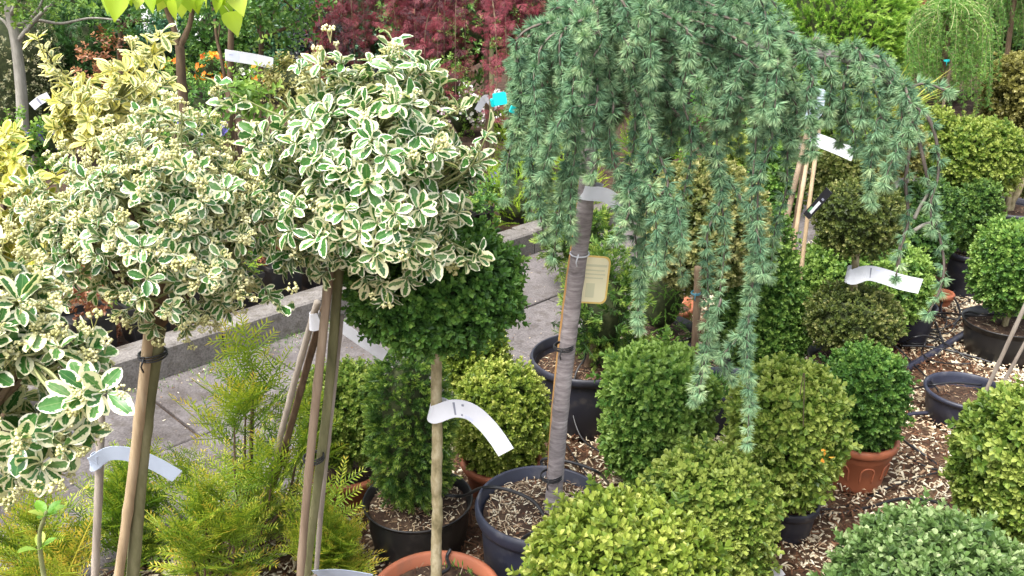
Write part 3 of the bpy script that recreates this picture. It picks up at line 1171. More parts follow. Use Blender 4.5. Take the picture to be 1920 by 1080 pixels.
# moss and weeds along the foot of the kerb
n = 700
pos = (U45[None] * (US + rp.normal(size=n) * .35 + .05)[:, None] + V45[None] * (KO - np.abs(rp.normal(size=n)) * .07)[:, None] + np.array([0, 0, .012]))
up = np.stack([rp.normal(size=n) * .5, rp.normal(size=n) * .5, np.ones(n)], 1)
tm = [needle(.022, .0018), needle(.014, .0022)]
o = link('path_weeds', to_mesh('path_weeds', scatter(tm, pos, frames(up, rp.normal(size=(n, 3))), rp.uniform(.5, 1.2, n), rp.uniform(.1, .8, n), rp.integers(0, 2, n)), M_MOSS))
o['kind'] = 'stuff'

kerb = thing('kerb', 'low grey concrete kerb wall between the path and the flower bed', 'kerb', uv_pt(US, KO + .06, 0))
for i in range(-4, 7):
    hgt = .165 + rp.normal() * .003
    c = uv_pt(US + (i + .35) * 1.0, KO + .06 + rp.normal() * .002, hgt / 2 - .02)
    st = part('kerb_stone', box(c, .992, .115, hgt, RZ45, .010), M_KERB, kerb)
    c2 = uv_pt(US + (i + .35) * 1.0, KO + .165, hgt / 2 - .03)
    part('back_edge', box(c2, .985, .075, hgt - .03, RZ45, .006), M_KERB, st)
bed = struct('bed_soil', uv_sheet(US - 8, US + 30, KO + .2, KO + 26, .05), M_SOIL)

# mulch: a heaped sheet of chips in front of the path
mulch_edge = KO - PATHW


def mulch(n, ya, yb, xa, xb, seed, s=1.0):
    r = np.random.default_rng(seed)
    x, y = r.uniform(xa, xb, n), r.uniform(ya, yb, n)
    across = -x * math.sqrt(.5) + y * math.sqrt(.5)
    ok = across < mulch_edge + r.normal(size=n) * .03
    x, y = x[ok], y[ok]
    n = len(x)
    P = np.stack([x, y, np.zeros(n)], 1)
    patch = lump(P, 77, 5.5)                    # where the shredded dark bark lies
    z = .004 + .010 * (lump(P, 5, 9) + 1) + r.uniform(0, .012, n)
    up = np.stack([r.normal(size=n) * .38, r.normal(size=n) * .38, np.ones(n)], 1)
    R = frames(up, r.normal(size=(n, 3)))
    fib = r.uniform(size=n) < np.clip(.22 - patch * 1.1, .03, .97)
    P[:, 2] = z
    return P, R, patch, fib, r


P, R, patch, fib, r = mulch(112000, 1.25, 5.2, -1.9, 2.7, 9)
k = ~fib
m = k.sum()
tint = np.clip(.84 + patch[k] * .25 + r.normal(size=m) * .22, .05, 1)
o = link('wood_chips', to_mesh('wood_chips', scatter(CHIPS, P[k], R[k], r.uniform(.4, 1.08, m), tint, r.integers(0, 6, m)), M_CHIP))
o['kind'] = 'stuff'
m = fib.sum()
tint = np.clip(.42 + patch[fib] * .3 + r.normal(size=m) * .25, 0, 1)
o = link('shredded_bark', to_mesh('shredded_bark', scatter(FIBRES, P[fib], R[fib], r.uniform(.45, 1.0, m), tint, r.integers(0, 4, m)), M_FIBRE))
o['kind'] = 'stuff'
P, R, patch, fib, r = mulch(6000, 5.2, 9, -1.0, 5.2, 10)
m = len(P)
o = link('wood_chips_far', to_mesh('wood_chips_far', scatter(CHIPS, P, R, r.uniform(1.0, 1.9, m), np.clip(.6 + r.normal(size=m) * .25, 0, 1), r.integers(0, 6, m)), M_CHIP))
o.name = 'wood_chips'
o['kind'] = 'stuff'


# ------------------------------------------------------------------ clipped box plants, near to far
GB = "clipped box plants in pots"
boxplant('bright yellow-green clipped box ball, nearest of all, low in the middle of the picture', 994, 1346, 934, 1240, 1.66, M_BOX_YEL, 2100, 2.25, seed=11, sep=290, tint=.44, pot_kind='black', pot_h=.19, s=1.12)
boxplant('rounded box bush with bronze tips behind the bright yellow-green ball', 1206, 1446, 846, 1110, 2.07, M_BOX_MID, 1900, 2.7, seed=12, sep=260, tint=.66, pot_h=.12, s=1.08)
boxplant('dome of small greyish green box leaves in the lower right corner', 1568, 1945, 966, 1300, 1.62, M_BOX_GRY, 2300, 2.3, seed=13, sep=290, tint=.52, pot_h=.16, s=1.0)
boxplant('tall yellow-green box column at the right edge beside the grey dome', 1802, 2040, 706, 1030, 2.2, M_BOX_MID, 1900, 3.0, seed=14, sep=240, tint=.68, cyl=True, pot_h=.10, s=1.15)
boxplant('box column in a small black pot with one cluster of orange leaves', 1372, 1572, 664, 965, 2.33, M_BOX_MID, 2000, 4.6, seed=15, sep=260, tint=.70, cyl=True, pot_kind='char', pot_r=.088, pot_h=.125, s=1.15, pot_off=.042)
boxplant('loose fresh green box column left of the column in the small black pot', 1134, 1334, 630, 935, 2.62, M_BOX_GRN, 1800, 5.0, seed=16, sep=230, tint=.64, cyl=True, pot_h=.08, s=1.25, lamp=.09, spread=.5)
boxplant('dense dark green box ball in the terracotta pot with arched relief', 1540, 1694, 652, 840, 2.62, M_BOX_GRN, 1500, 2.9, seed=17, sep=160, tint=.40, pot_kind='terra', pot_r=.124, pot_h=.185, s=.85, pot_off=.012,
         pot_kw=dict(relief=True, chips=60, rimh=.032, taper=.74))
boxplant('yellowish box ball in a terracotta pot behind the navy pot of the cedar', 850, 1030, 683, 885, 2.55, M_BOX_YEL, 1700, 2.3, seed=18, sep=180, tint=.42, pot_kind='terra', pot_r=.135, pot_h=.14, s=.8, pot_kw=dict(chips=50))
boxplant('squarish box ball in a terracotta pot behind the bamboo canes', 566, 724, 662, 888, 2.50, M_BOX_MID, 1600, 3.2, seed=19, sep=160, tint=.58, pot_kind='terra', pot_r=.125, pot_h=.14, s=.8, cyl=True, pot_kw=dict(chips=50))
boxplant('small yellow box cube half hidden behind the dark standard ball', 828, 948, 592, 735, 2.95, M_BOX_YEL, 900, 3.6, seed=20, sep=60, tint=.36, plan='square', pot_h=.14, s=.9)
boxplant('tall dark box pyramid behind the hanging cedar shoots', 1325, 1535, 375, 690, 3.45, M_BOX_GRN, 2600, shape='cone', seed=21, sep=120, tint=.56, pot_h=.10, s=.95)
# standard ball behind the curtain
root, c, rad = boxplant('cream-tipped box ball on a short trunk behind the cedar curtain', 1205, 1435, 305, 545, 3.25, M_BOX_OLV, 2000, 2.2, seed=22, sep=80, tint=.62, pot_h=.16, pot_kind='black', pot_r=.15, s=1.0, bark=M_BARK_BROWN)
boxplant('bright green bushy box behind the two-tier topiary', 1495, 1735, 436, 620, 3.85, M_BOX_GRN, 1700, 2.4, seed=23, sep=100, tint=.74, pot_kind='char', pot_r=.13, pot_h=.2, s=1.2, lamp=.08, spread=.5)

# two-tier topiary
c1, r1 = px_box(1530, 1692, 338, 482, 3.2)
c2, r2 = px_box(1515, 1682, 532, 668, 3.2)
root = thing('two_tier_topiary', 'two-tier box topiary: a dark ball on a trunk above a wider ball', 'plant', (c2[0], c2[1], 0), GB)
crown(root, c1, r1, 1100, BOXSPRIG_LOW, M_BOX_OLV, 2.2, seed=31, s=.9, tint=.26, sep=70, name='upper_ball')
crown(root, c2, r2, 1200, BOXSPRIG_LOW, M_BOX_OLV, 2.2, seed=32, s=.9, tint=.36, sep=80, name='lower_ball')
pot(root, (c2[0], c2[1], 0), .15, .2, 'black', seed=33)
part('trunk', stem_between((c2[0], c2[1], .15), c1, .016, .014, .003, 4), M_BARK_BOX, root, True)

boxplant('clipped box drum in a wide low black pot at the right edge', 1830, 1985, 398, 600, 3.62, M_BOX_GRN, 1700, 3.0, seed=41, sep=90, tint=.56, cyl=True, pot_kind='black', pot_r=.175, pot_h=.17, s=1.0, pot_kw=dict(taper=.8, chips=60))
boxplant('small box globe in a tall black pot in front of the clipped block', 1793, 1872, 343, 470, 4.35, M_BOX_DRK, 700, 2.5, seed=42, sep=40, tint=.62, pot_kind='char', pot_r=.105, pot_h=.24, s=1.0)
boxplant('shadowy box bush behind the bare end of the cedar arm', 1668, 1800, 338, 490, 4.25, M_BOX_DRK, 1000, 2.4, seed=43, sep=40, tint=.5, pot_h=.12, s=1.1)
boxplant('cream-flecked box ball just left of the bare cedar shoots', 1632, 1730, 232, 330, 4.2, M_BOX_CRM, 750, 2.2, seed=44, sep=40, tint=.33, pot_h=.2, s=1.0)
boxplant('broad box mound behind the white label on canes', 1512, 1668, 188, 345, 4.45, M_BOX_MID, 1300, 2.4, seed=45, sep=50, tint=.56, pot_h=.15, s=1.15)
boxplant('dark box mound below the white label on canes', 1520, 1625, 280, 420, 3.9, M_BOX_OLV, 1000, 2.4, seed=46, sep=50, tint=.40, pot_h=.1, s=1.0)
boxplant('yellow-topped box ball left of the clipped block', 1690, 1792, 203, 330, 4.7, M_BOX_MID, 800, 2.3, seed=47, sep=40, tint=.70, pot_h=.2, s=1.1)
root, c, rad = boxplant('clipped box block with a forked pale trunk in a black pot', 1752, 1905, 216, 372, 4.6, M_BOX_MID, 1700, 3.4, plan='square', seed=48, sep=60, tint=.66, cyl=True, pot_kind=None, s=1.1)
f = D(1893, 392, 4.62)
pot(root, (f[0], f[1], 0), .2, max(.12, f[2] + .02), 'char', seed=5)
for dx in (-.05, .07):
    part('trunk', stem_between((f[0], f[1], f[2] - .02), (f[0] + dx, f[1] + .02, c[2] - .05), .018, .013, .006, int(dx * 100) + 30), M_BARK_BOX, root, True)
boxplant('tall golden cream box column in the far right corner below the larch', 1850, 1990, 95, 250, 5.2, M_BOX_CRM, 1300, 2.8, seed=49, sep=50, tint=.36, cyl=True, pot_h=.2, s=1.2)
boxplant('dark box ball at the right edge behind the clipped block', 1895, 1990, 235, 375, 5.0, M_BOX_OLV, 900, 2.4, seed=50, sep=20, tint=.45, pot_h=.15, s=1.1)
boxplant('green box mound between the cedar shoots and the cane tripod', 1385, 1505, 268, 430, 4.5, M_BOX_GRN, 1000, 2.4, seed=53, sep=30, tint=.55, pot_h=.1, s=1.2)
boxplant('dark box ball low behind the spread canes', 1560, 1660, 300, 360, 4.9, M_BOX_DRK, 600, 2.3, seed=51, sep=20, tint=.55, pot_h=.1, s=1.1)
boxplant('small round box on the mulch behind the two-tier topiary', 1690, 1770, 410, 530, 3.95, M_BOX_DRK, 700, 2.3, seed=52, sep=30, tint=.5, pot_h=.1, s=1.0)

# dark box standard ball near the middle, in terracotta with moss
bx, by = D(812, 545, 1.78)[:2]
c, rad = px_box(656, 978, 415, 655, 1.78)
root = thing('box_standard', 'dark box ball on a pale straight trunk in a mossy terracotta pot', 'tree', (c[0], c[1], 0), "standard trees with bare trunks")
crown(root, c, rad, 2300, BOXSPRIG, M_BOX_GRN, 2.35, seed=61, s=1.05, tint=.30, sep=290, lamp=.06)
fx = D(815, 1075, 1.76)
pot(root, (fx[0], fx[1], 0), .165, .25, 'terra', seed=62, soil=.03, rimh=.035, chips=60)
part('trunk', stem_between((fx[0], fx[1], .20), (c[0], c[1], c[2]), .0138, .0118, .0035, 7, 16, 12, .06), M_BARK_BOX, root, True)
rm = np.random.default_rng(8)
n = 900
a, q = rm.uniform(0, 6.28, n), .13 * np.sqrt(rm.uniform(0, 1, n))
pos = np.stack([fx[0] + q * np.cos(a), fx[1] + q * np.sin(a), np.full(n, .236)], 1)
pos = pos[lump(pos, 3, 28) > -.15]
n = len(pos)
part('moss', scatter([needle(.02, .002), needle(.012, .0018)], pos, frames(np.stack([rm.normal(size=n) * .5, rm.normal(size=n) * .5, np.ones(n)], 1), rm.normal(size=(n, 3))), rm.uniform(.6, 1.3, n), rm.uniform(.1, .9, n), rm.integers(0, 2, n)), M_MOSS, root, kind='stuff')
BOXSTD = (fx, c)

# orange leaves on the column
oc = D(1547, 852, 2.13)
rm = np.random.default_rng(4)
lv = scatter([leaf6(.022, .007, .2, .1)], oc[None] + rm.normal(size=(4, 3)) * .008, frames(rm.normal(size=(4, 3)) + np.array([0, -.6, .2]), rm.normal(size=(4, 3))), rm.uniform(.7, 1.0, 4), rm.uniform(0, 1, 4), np.zeros(4, int))
for o in list(SC.objects):
    if o.get('label', '').startswith('box column in a small black pot'):
        part('orange_leaves', lv, M_ORANGE_LEAF, o, kind='stuff')
        part('stray_twig', tube(smooth_path([D(1500, 740, 2.16), D(1508, 700, 2.15), D(1506, 800, 2.15)], 4), .0014, 4), M_TWIG, o)

# dark yew column in the wide low black pot
c, rad = px_box(698, 842, 640, 965, 2.28, True)
root = thing('yew_column', 'slim dark yew column with short brushy shoots in a wide low black pot', 'plant', (c[0], c[1], 0), GB)
crown(root, c, rad * np.array([.86, .86, 1]), 1150, YEWBRUSH, M_YEW_DRK, 2.6, seed=71, s=.9, tint=.42, sep=220, piece='shoot', depth=.018, spread=.5, up=.15, core=.84, lamp=.13)
pot(root, (c[0] + .012, c[1], 0), .166, .165, 'black', seed=72, soil=.028, chips=260, taper=.86, rimh=.018, fib=.3, chiptint=.62)
part('trunk', stem_between((c[0], c[1], .12), (c[0], c[1], c[2]), .014, .010, .003, 9), M_BARK_BROWN, root, True)

# conifer in the big black pot behind the cedar trunk
f = D(1100, 662, 3.05)
root = thing('potted_yew', 'scruffy dark yew in the big black pot behind the cedar trunk', 'plant', (f[0], f[1], 0), GB)
pot(root, (f[0], f[1], 0), .212, .275, 'char', seed=74, soil=.06, chips=420, taper=.84, rimh=.035, fib=.5, chiptint=.46)
cc, rr = px_box(1060, 1205, 470, 700, 3.1)
crown(root, cc, rr * np.array([.8, .8, .9]), 330, YEWBRUSH, M_YEW_DRK, 2.1, seed=75, s=1.5, tint=.42, sep=90, piece='shoot', depth=.05, spread=.7, up=.5, core=.7, lamp=.2)
part('trunk', stem_between((f[0], f[1], .2), cc, .018, .012, .006, 5), M_BARK_BROWN, root, True)

# low yew behind, beside the path
cc, rr = px_box(1030, 1140, 400, 500, 4.4)
root = thing('yew_bush', 'small dark yew bush at the edge of the path behind the cedar trunk', 'bush', (cc[0], cc[1], 0))
crown(root, cc, rr, 260, YEWBRUSH, M_YEW_DRK, 2.0, seed=76, s=1.9, tint=.46, sep=40, piece='shoot', depth=.05, spread=.7, core=.7, lamp=.2)
part('trunk', stem_between((cc[0], cc[1], 0), cc, .014, .01, .004, 6), M_BARK_BROWN, root)

# green feathery conifer in terracotta, behind the curtain
cc, rr = px_box(1180, 1300, 470, 640, 3.55)
root = thing('potted_conifer', 'feathery green conifer in a black pot behind the cedar shoots', 'plant', (cc[0], cc[1], 0), GB)
crown(root, cc, rr, 300, CONIFSP, M_SPRUCE, 2.0, seed=77, s=1.0, tint=.2, sep=60, piece='shoot', depth=.05, spread=.8, core=.7, lamp=.2)
pot(root, (cc[0], cc[1], 0), .16, .17, 'black', seed=78)
part('trunk', stem_between((cc[0], cc[1], .12), cc, .012, .01, .004, 6), M_BARK_BROWN, root)

# bluish pot with weeds behind the columns
f = D(1362, 748, 2.98)
root = thing('weedy_pot', 'dark blue plastic pot with grass and weeds between two box columns', 'pot', (f[0], f[1], 0), GB)
pot(root, (f[0], f[1], 0), .125, .20, 'navy', seed=80, soil=.05, chips=90)
rm = np.random.default_rng(81)
n = 420
a, q = rm.uniform(0, 6.28, n), .10 * np.sqrt(rm.uniform(0, 1, n))
pos = np.stack([f[0] + q * np.cos(a), f[1] + q * np.sin(a), np.full(n, .155)], 1)
part('weeds', scatter([needle(.06, .0022), needle(.04, .003)], pos, frames(np.stack([rm.normal(size=n) * .5, rm.normal(size=n) * .5, np.ones(n)], 1), rm.normal(size=(n, 3))), rm.uniform(.5, 1.3, n), rm.uniform(.1, .8, n), rm.integers(0, 2, n)), M_BG_GRN, root, kind='stuff')

# wide blue-black pot on the right with only soil and canes
f = D(1812, 738, 3.04)
root = thing('bare_pot', 'wide low blue-black pot holding only soil and leaning canes', 'pot', (f[0], f[1], 0), "pots without a clipped plant")
pot(root, (f[0], f[1], 0), .152, .135, 'navy', seed=82, soil=.055, chips=150, taper=.86, rimh=.02, fib=.7, chiptint=.35)
BARE = f
for (pa, pb, Ya, Yb, rd, lab) in (((1851, 728), (1935, 545), 3.03, 2.92, .0075, 'weathered cane leaning out of the bare blue-black pot, front one'),
                                  ((1872, 735), (1975, 545), 3.08, 3.0, .0065, 'thin cane behind the front cane in the bare blue-black pot')):
    a, b = D(*pa, Ya), D(*pb, Yb)
    a = a + (a - b) * .12
    k = np.linspace(0, 1, 16)
    P = np.outer(1 - k, a) + np.outer(k, b)
    rads = rd * (1 + .12 * (np.arange(16) % 5 == 0))
    solo('bamboo_cane', tube(P, rads, 8), M_CANE_GREY, lab, 'cane', "bamboo canes and stakes", True)

# empty black pot lying low with a hose round it, terracotta pots far right
for (px, py, Y, r_, h_, kd, lab) in ((1760, 578, 4.1, .06, .09, 'terra', 'small terracotta pot among the tangle of black hoses'),
                                      (1700, 640, 3.75, .105, .19, 'char', 'plain charcoal pot under the bright green box bush'),
                                      (1240, 625, 3.9, .15, .16, 'terra', 'terracotta pot standing half in shade behind the cedar shoots'),
                                      (1668, 172, 6.6, .16, .2, 'terra', 'terracotta pot far back under the cedar arm')):
    p = G(px, py) if Y < 6 else D(px, py, Y)
    root = thing('plant_pot', lab, 'pot', (p[0], p[1], 0 if Y < 6 else p[2] - .2), "pots without a clipped plant")
    pot(root, (p[0], p[1], 0 if Y < 6 else p[2] - .2), r_, h_, kd, seed=int(px), chips=40)

# ------------------------------------------------------------------ the weeping cedar
base = D(1036, 945, 2.02)
base[2] = .31
TOPZ = D(1112, 120, 2.12)
cedar = thing('weeping_cedar', 'weeping blue-grey cedar on a bare grey trunk in a navy pot', 'tree', (base[0] - .02, base[1], 0), "standard trees with bare trunks")
pot(cedar, (D(1016, 940, 2.02)[0], 2.02, 0), .178, .335, 'navy', seed=90, soil=.035, chips=620, taper=.82, rimh=.045, fib=.45, chiptint=.62)
rc = np.random.default_rng(94)
k = np.linspace(0, 1, 70)
tp = smooth_path([base - np.array([0, 0, .03]), D(1052, 760, 2.03), D(1075, 560, 2.05), D(1098, 380, 2.07), D(1108, 220, 2.1), TOPZ], 14)
kk = np.linspace(0, 1, len(tp))
rad = np.interp(kk, [0, .05, .3, .62, .85, 1], [.0260, .0225, .0208, .0205, .023, .020]) * (1 + .03 * np.sin(kk * 150 + 3 * np.sin(kk * 23)) + .018 * rc.normal(size=len(tp)))
part('trunk', tube(tp, rad, 16), M_BARK_CEDAR, cedar, True)
arm = smooth_path([TOPZ + np.array([0, 0, -.04]), D(1160, 35, 2.1), D(1235, 38, 2.06), D(1330, 76, 2.02), D(1440, 92, 2.0), D(1560, 104, 1.98), D(1640, 128, 1.96), D(1688, 180, 1.95), D(1706, 207, 1.95)], 10)
part('branch', tube(arm, np.linspace(.021, .0062, len(arm)), 10), M_BARK_CEDAR, cedar, True, label='thick arching branch reaching far to the right')

tpos, tdir, tsc, tage = [], [], [], []


def clothe(P, spacing=.0100, size=1.0, dens=1.0, tipgrow=True, rr=rc, start=0.0, updir=0.0):
    """needle tufts in a spiral along a shoot"""
    seg = np.linalg.norm(np.diff(P, axis=0), axis=1)
    cum = np.concatenate([[0], np.cumsum(seg)])
    L = cum[-1]
    q = np.arange(max(start, .01), L, spacing)
    for i, d in enumerate(q):
        if rr.uniform() > dens:
            continue
        p = np.array([np.interp(d, cum, P[:, c]) for c in range(3)])
        e = np.array([np.interp(min(d + .01, L), cum, P[:, c]) for c in range(3)])
        t = nrm(e - p + 1e-6)
        a = i * 2.4 + rr.normal() * .4
        x = nrm(np.cross(t, (.3, .9, .1)))
        y = np.cross(t, x)
        rad = math.cos(a) * x + math.sin(a) * y
        fr = d / L
        dirn = rad * .72 + t * rr.uniform(.5, 1.1) + np.array([0, 0, updir])
        tpos.append(p + rad * .004)
        tdir.append(dirn)
        tsc.append(size * .9 * rr.uniform(.8, 1.15) * (.78 if fr > .93 else 1))
        tage.append(.40 + rr.normal() * .13 + (.28 * max(0, fr - .72) / .28 if tipgrow else 0))
    # the growing end
    for _ in range(3):
        tpos.append(P[-1]); tdir.append(P[-1] - P[-2] + rr.normal(size=3) * .004); tsc.append(size * .95); tage.append(.58)


def shoot(P, r0=.0042, r1=.0016, sub=0, **kw):
    b = part('branch', tube(P, np.linspace(r0, r1, len(P)), 5), M_BARK_SHOOT, cedar, True)
    clothe(P, **kw)
    L = len(P)
    for j in range(sub):
        i = int(rc.uniform(.25, .85) * L)
        l = rc.uniform(.07, .16)
        o = np.array([rc.normal() * .045, rc.normal() * .05, -.02])
        Q = smooth_path([P[i], P[i] + o * .6 + np.array([0, 0, -.01]), P[i] + o + np.array([rc.normal() * .012, 0, -l])], 5)
        part('twig', tube(Q, np.linspace(.0018, .001, len(Q)), 4), M_BARK_SHOOT, b, True)
        clothe(Q, **kw)


APEX = TOPZ + np.array([0, 0, .02])


def weeper(x0, y0, x1, y1, Y0, Y1, lift=.05, sub=2, frm=None, sway=.012, dens=1.0, spacing=.0100, size=1.0, naked=0.0):
    a = APEX if frm is None else frm
    s, e = D(x0, y0, Y0), D(x1, y1, Y1)
    mid = (a + s) / 2 + np.array([0, 0, lift])
    pts = [a, mid, s]
    nseg = 4
    for j in range(1, nseg + 1):
        w = j / nseg
        p = s * (1 - w) + e * w + np.array([rc.normal() * sway, rc.normal() * sway, 0]) * (1 - .3 * w)
        pts.append(p)
    P = smooth_path(pts, 7)
    shoot(P, .0036, .0013, sub, spacing=spacing, size=size, dens=dens, start=naked)


STR = [(972, 70, 955, 372, 2.05, 2.02, .9), (995, 100, 962, 330, 2.2, 2.2, .9), (1012, 95, 1014, 445, 1.98, 1.98, 1), (1050, 75, 1042, 478, 1.95, 1.95, 1),
       (1080, 110, 1062, 420, 1.9, 1.9, 1), (1030, 130, 1030, 380, 2.2, 2.2, 1), (1180, 75, 1195, 612, 1.95, 1.90, 1), (1150, 190, 1166, 405, 1.9, 1.88, 1), (1228, 150, 1206, 600, 1.9, 1.88, 1),
       (1215, 230, 1150, 450, 1.86, 1.84, 1), (1272, 180, 1290, 525, 1.95, 1.92, 1), (1345, 130, 1352, 560, 1.95, 1.9, .95), (1350, 330, 1310, 735, 1.92, 1.88, .95), (1425, 130, 1402, 560, 1.92, 1.9, .9),
       (1405, 400, 1412, 838, 1.9, 1.87, .95), (1482, 180, 1455, 520, 1.98, 1.96, .9), (1440, 230, 1392, 625, 1.9, 1.9, .85), (1250, 330, 1240, 480, 1.85, 1.85, 1), (1120, 180, 1098, 330, 1.86, 1.85, 1)]
for q, (x0, y0, x1, y1, Ya, Yb, dn) in enumerate(STR):
    weeper(x0, y0, x1, y1, Ya, Yb, .05, (1 if y1 > 700 else 0) if y1 > 500 else 2, dens=dn)
# the thick curtain on the left and in the middle
for q in range(28):
    x = rc.uniform(955, 1490)
    y0 = rc.uniform(-45, 130) if x < 1300 else rc.uniform(20, 130)
    ln = rc.uniform(110, 260) if x < 1130 else rc.uniform(80, 200) if x < 1330 else rc.uniform(70, 160)
    Ya = rc.uniform(1.82, 2.42)
    y0 = max(y0, 120 - (x - 945) * 1.05)
    weeper(x, y0, x + rc.normal() * 14, y0 + ln, Ya, Ya - .02, rc.uniform(.02, .09), 2)
# dense top
for q in range(34):
    x = rc.uniform(985, 1420)
    Ya = rc.uniform(1.8, 2.5)
    weeper(x, max(rc.uniform(-70, 60), 112 - (x - 945) * 1.05), x + rc.normal() * 30, rc.uniform(60, 170), Ya, Ya - .03, rc.uniform(.03, .1), 1)
# along the arm
narm = len(arm)


def arm_pt(f):
    return arm[min(int(f * (narm - 1)), narm - 1)]


for (f, dx, dy, ln, dn) in ((.38, 30, 10, 250, 1), (.45, 20, 40, 170, 1), (.52, -18, 40, 110, 1), (.56, 34, 50, 110, 1), (.60, 22, 40, 160, 1), (.64, 45, 20, 120, 1), (.68, -15, 50, 160, 1), (.72, 20, 45, 130, 1),
                            (.76, 40, 30, 115, 1), (.80, -5, 40, 120, 1), (.84, 30, 25, 90, 1), (.88, 20, 30, 70, 1), (.7, 60, 15, 60, 1), (.5, 20, -20, 60, 1), (.58, 25, -18, 70, 1), (.66, 30, -12, 70, 1), (.42, 10, -30, 80, 1), (.35, 40, -30, 90, 1), (.3, 0, -30, 130, 1), (.26, 20, 20, 260, 1)):
    a = arm_pt(f)
    dep = a[1] * CP + (CAM_H - a[2]) * SP
    px, py = 960 + a[0] / dep * FPX, 540 - ((a[1] * SP + (a[2] - CAM_H) * CP) / dep) * FPX
    Ya = a[1] + rc.normal() * .07
    weeper(px + dx, py + dy, px + dx + 12 + rc.normal() * 8, py + dy + ln * .78, Ya, Ya - .02, .02, 1, frm=a, sway=.008)
clothe(arm[int(narm * .2):int(narm * .86)], spacing=.006, tipgrow=False, updir=.5)
# side twig pointing right at the end of the arm
E = arm[-1]
P = smooth_path([D(1690, 178, 1.95), D(1718, 160, 1.94), D(1742, 158, 1.93), D(1776, 172, 1.92)], 6)
shoot(P, .004, .002, 0, spacing=.014)
# three thin trailing shoots below the end of the arm, sparsely clothed
for pts, dn in (([(1706, 207), (1706, 270), (1698, 340), (1703, 400), (1700, 430), (1688, 470), (1680, 520)], .8), ([(1708, 207), (1724, 270), (1738, 330), (1748, 390), (1763, 450), (1770, 500), (1762, 545), (1740, 588)], .85),
                ([(1708, 205), (1735, 215), (1752, 250), (1760, 300), (1757, 340), (1745, 380), (1748, 430)], .85)):
    P = smooth_path([D(x, y, 1.95 - .01 * i) for i, (x, y) in enumerate(pts)], 7)
    shoot(P, .0052, .0018, 0, spacing=.016, dens=dn, size=.95)
for pts in ([(1742, 360), (1725, 388), (1714, 410)], [(1758, 415), (1735, 420), (1714, 432)], [(1702, 425), (1690, 455), (1683, 500)]):
    P = smooth_path([D(x, y, 1.92) for x, y in pts], 5)
    part('twig', tube(P, np.linspace(.0032, .005, len(P)), 6), M_BARK_GREY, cedar, True)
# branched pair at the bottom of the longest shoots
for pts in ([(1352, 560), (1330, 640), (1312, 700), (1300, 750)], [(1405, 600), (1378, 640), (1352, 668)], [(1405, 620), (1398, 700), (1412, 760)]):
    P = smooth_path([D(x, y, 1.89) for x, y in pts], 6)
    shoot(P, .003, .0016, 0)
tpos, tdir, tsc, tage = map(np.array, (tpos, tdir, tsc, tage))
R = frames(tdir, rc.normal(size=tdir.shape))
place_pieces('needle_tuft', TUFT, tpos, R, tsc, tage, rc.integers(0, len(TUFT), len(tpos)), M_CEDAR, cedar, 300, 'needles')
print('cedar tufts', len(tpos))


# ------------------------------------------------------------------ trunks, canes and ties on the left
def cane(name, pa, pb, Ya, Yb, r, mat, label, wob=.002, seed=1, nodes=6):
    a, b = D(*pa, Ya), D(*pb, Yb)
    k = np.linspace(0, 1, 40)
    P = np.outer(1 - k, a) + np.outer(k, b)
    rr_ = np.random.default_rng(seed)
    P = P + np.stack([np.sin(k * 7 + seed) * wob, np.cos(k * 5 + seed) * wob, 0 * k], 1)
    rad = r * (1 + .14 * ((np.arange(40) % max(2, 40 // nodes)) == 2)) * (1 + rr_.normal(size=40) * .015)
    return solo(name, tube(P, rad, 9), mat, label, 'cane', "bamboo canes and stakes", True)


def ext(pa, pb, f):
    return (pa[0] + (pb[0] - pa[0]) * f, pa[1] + (pb[1] - pa[1]) * f)


def down_to_ground(pa, pb, Ya, Yb):
    """carry the line pa-pb (pb lower) on to the ground; world end point"""
    a, b = D(*pa, Ya), D(*pb, Yb)
    d = b - a
    return a, a + d * (a[2] / -d[2])


def grounded(name, pa, pb, Ya, Yb, r, mat, label, group, cat='cane', wob=.002, seed=1, nodes=6, extra_top=0.0, bumps=.015, sides=9, as_part=None):
    a, b = down_to_ground(pa, pb, Ya, Yb)
    a = a + (a - b) * extra_top
    k = np.linspace(0, 1, 44)
    P = np.outer(1 - k, a) + np.outer(k, b)
    rr_ = np.random.default_rng(seed)
    P = P + np.stack([np.sin(k * 7 + seed) * wob, np.cos(k * 5 + seed) * wob, 0 * k], 1)
    rad = r * (1 + .13 * ((np.arange(44) % max(2, 44 // nodes)) == 2)) * (1 + rr_.normal(size=44) * bumps)
    return a, b, tube(P, rad, sides)


GST = "bamboo canes and stakes"
E1TOP, E1BOT, t_tr1 = grounded('trunk', (296, 640), (246, 1080), 1.55, 1.55, .0138, M_BARK_OLIVE, '', GST, wob=.004, seed=3, bumps=.03, nodes=1, extra_top=.03)
a, b, t = grounded('c', (277, 655), (222, 1080), 1.53, 1.53, .0102, M_CANE_BRN, '', GST, seed=5, nodes=5, extra_top=.10)
solo('bamboo_cane', t, M_CANE_TAN, 'thick brown cane tied to the left variegated tree trunk', 'cane', GST, True)
E2TOP, E2BOT, t_tr2 = grounded('trunk', (634, 520), (578, 1080), 1.68, 1.68, .0100, M_BARK_OLIVE, '', GST, wob=.004, seed=6, bumps=.03, nodes=1, extra_top=.03)
a, b, t = grounded('c', (611, 560), (563, 1080), 1.64, 1.64, .0092, M_CANE_GREY, '', GST, seed=8, nodes=5, extra_top=.07)
solo('bamboo_cane', t, M_CANE_BRN, 'pale brown cane tied in front of the middle variegated tree trunk', 'cane', GST, True)
CANE2 = (a, b)
a, b, t = grounded('c', (595, 565), (494, 935), 1.95, 2.22, .0085, M_CANE_GREY, '', GST, seed=9, nodes=7)
solo('bamboo_cane', t, M_CANE_GREY, 'thin grey leaning cane with a white label near its top', 'cane', GST, True)
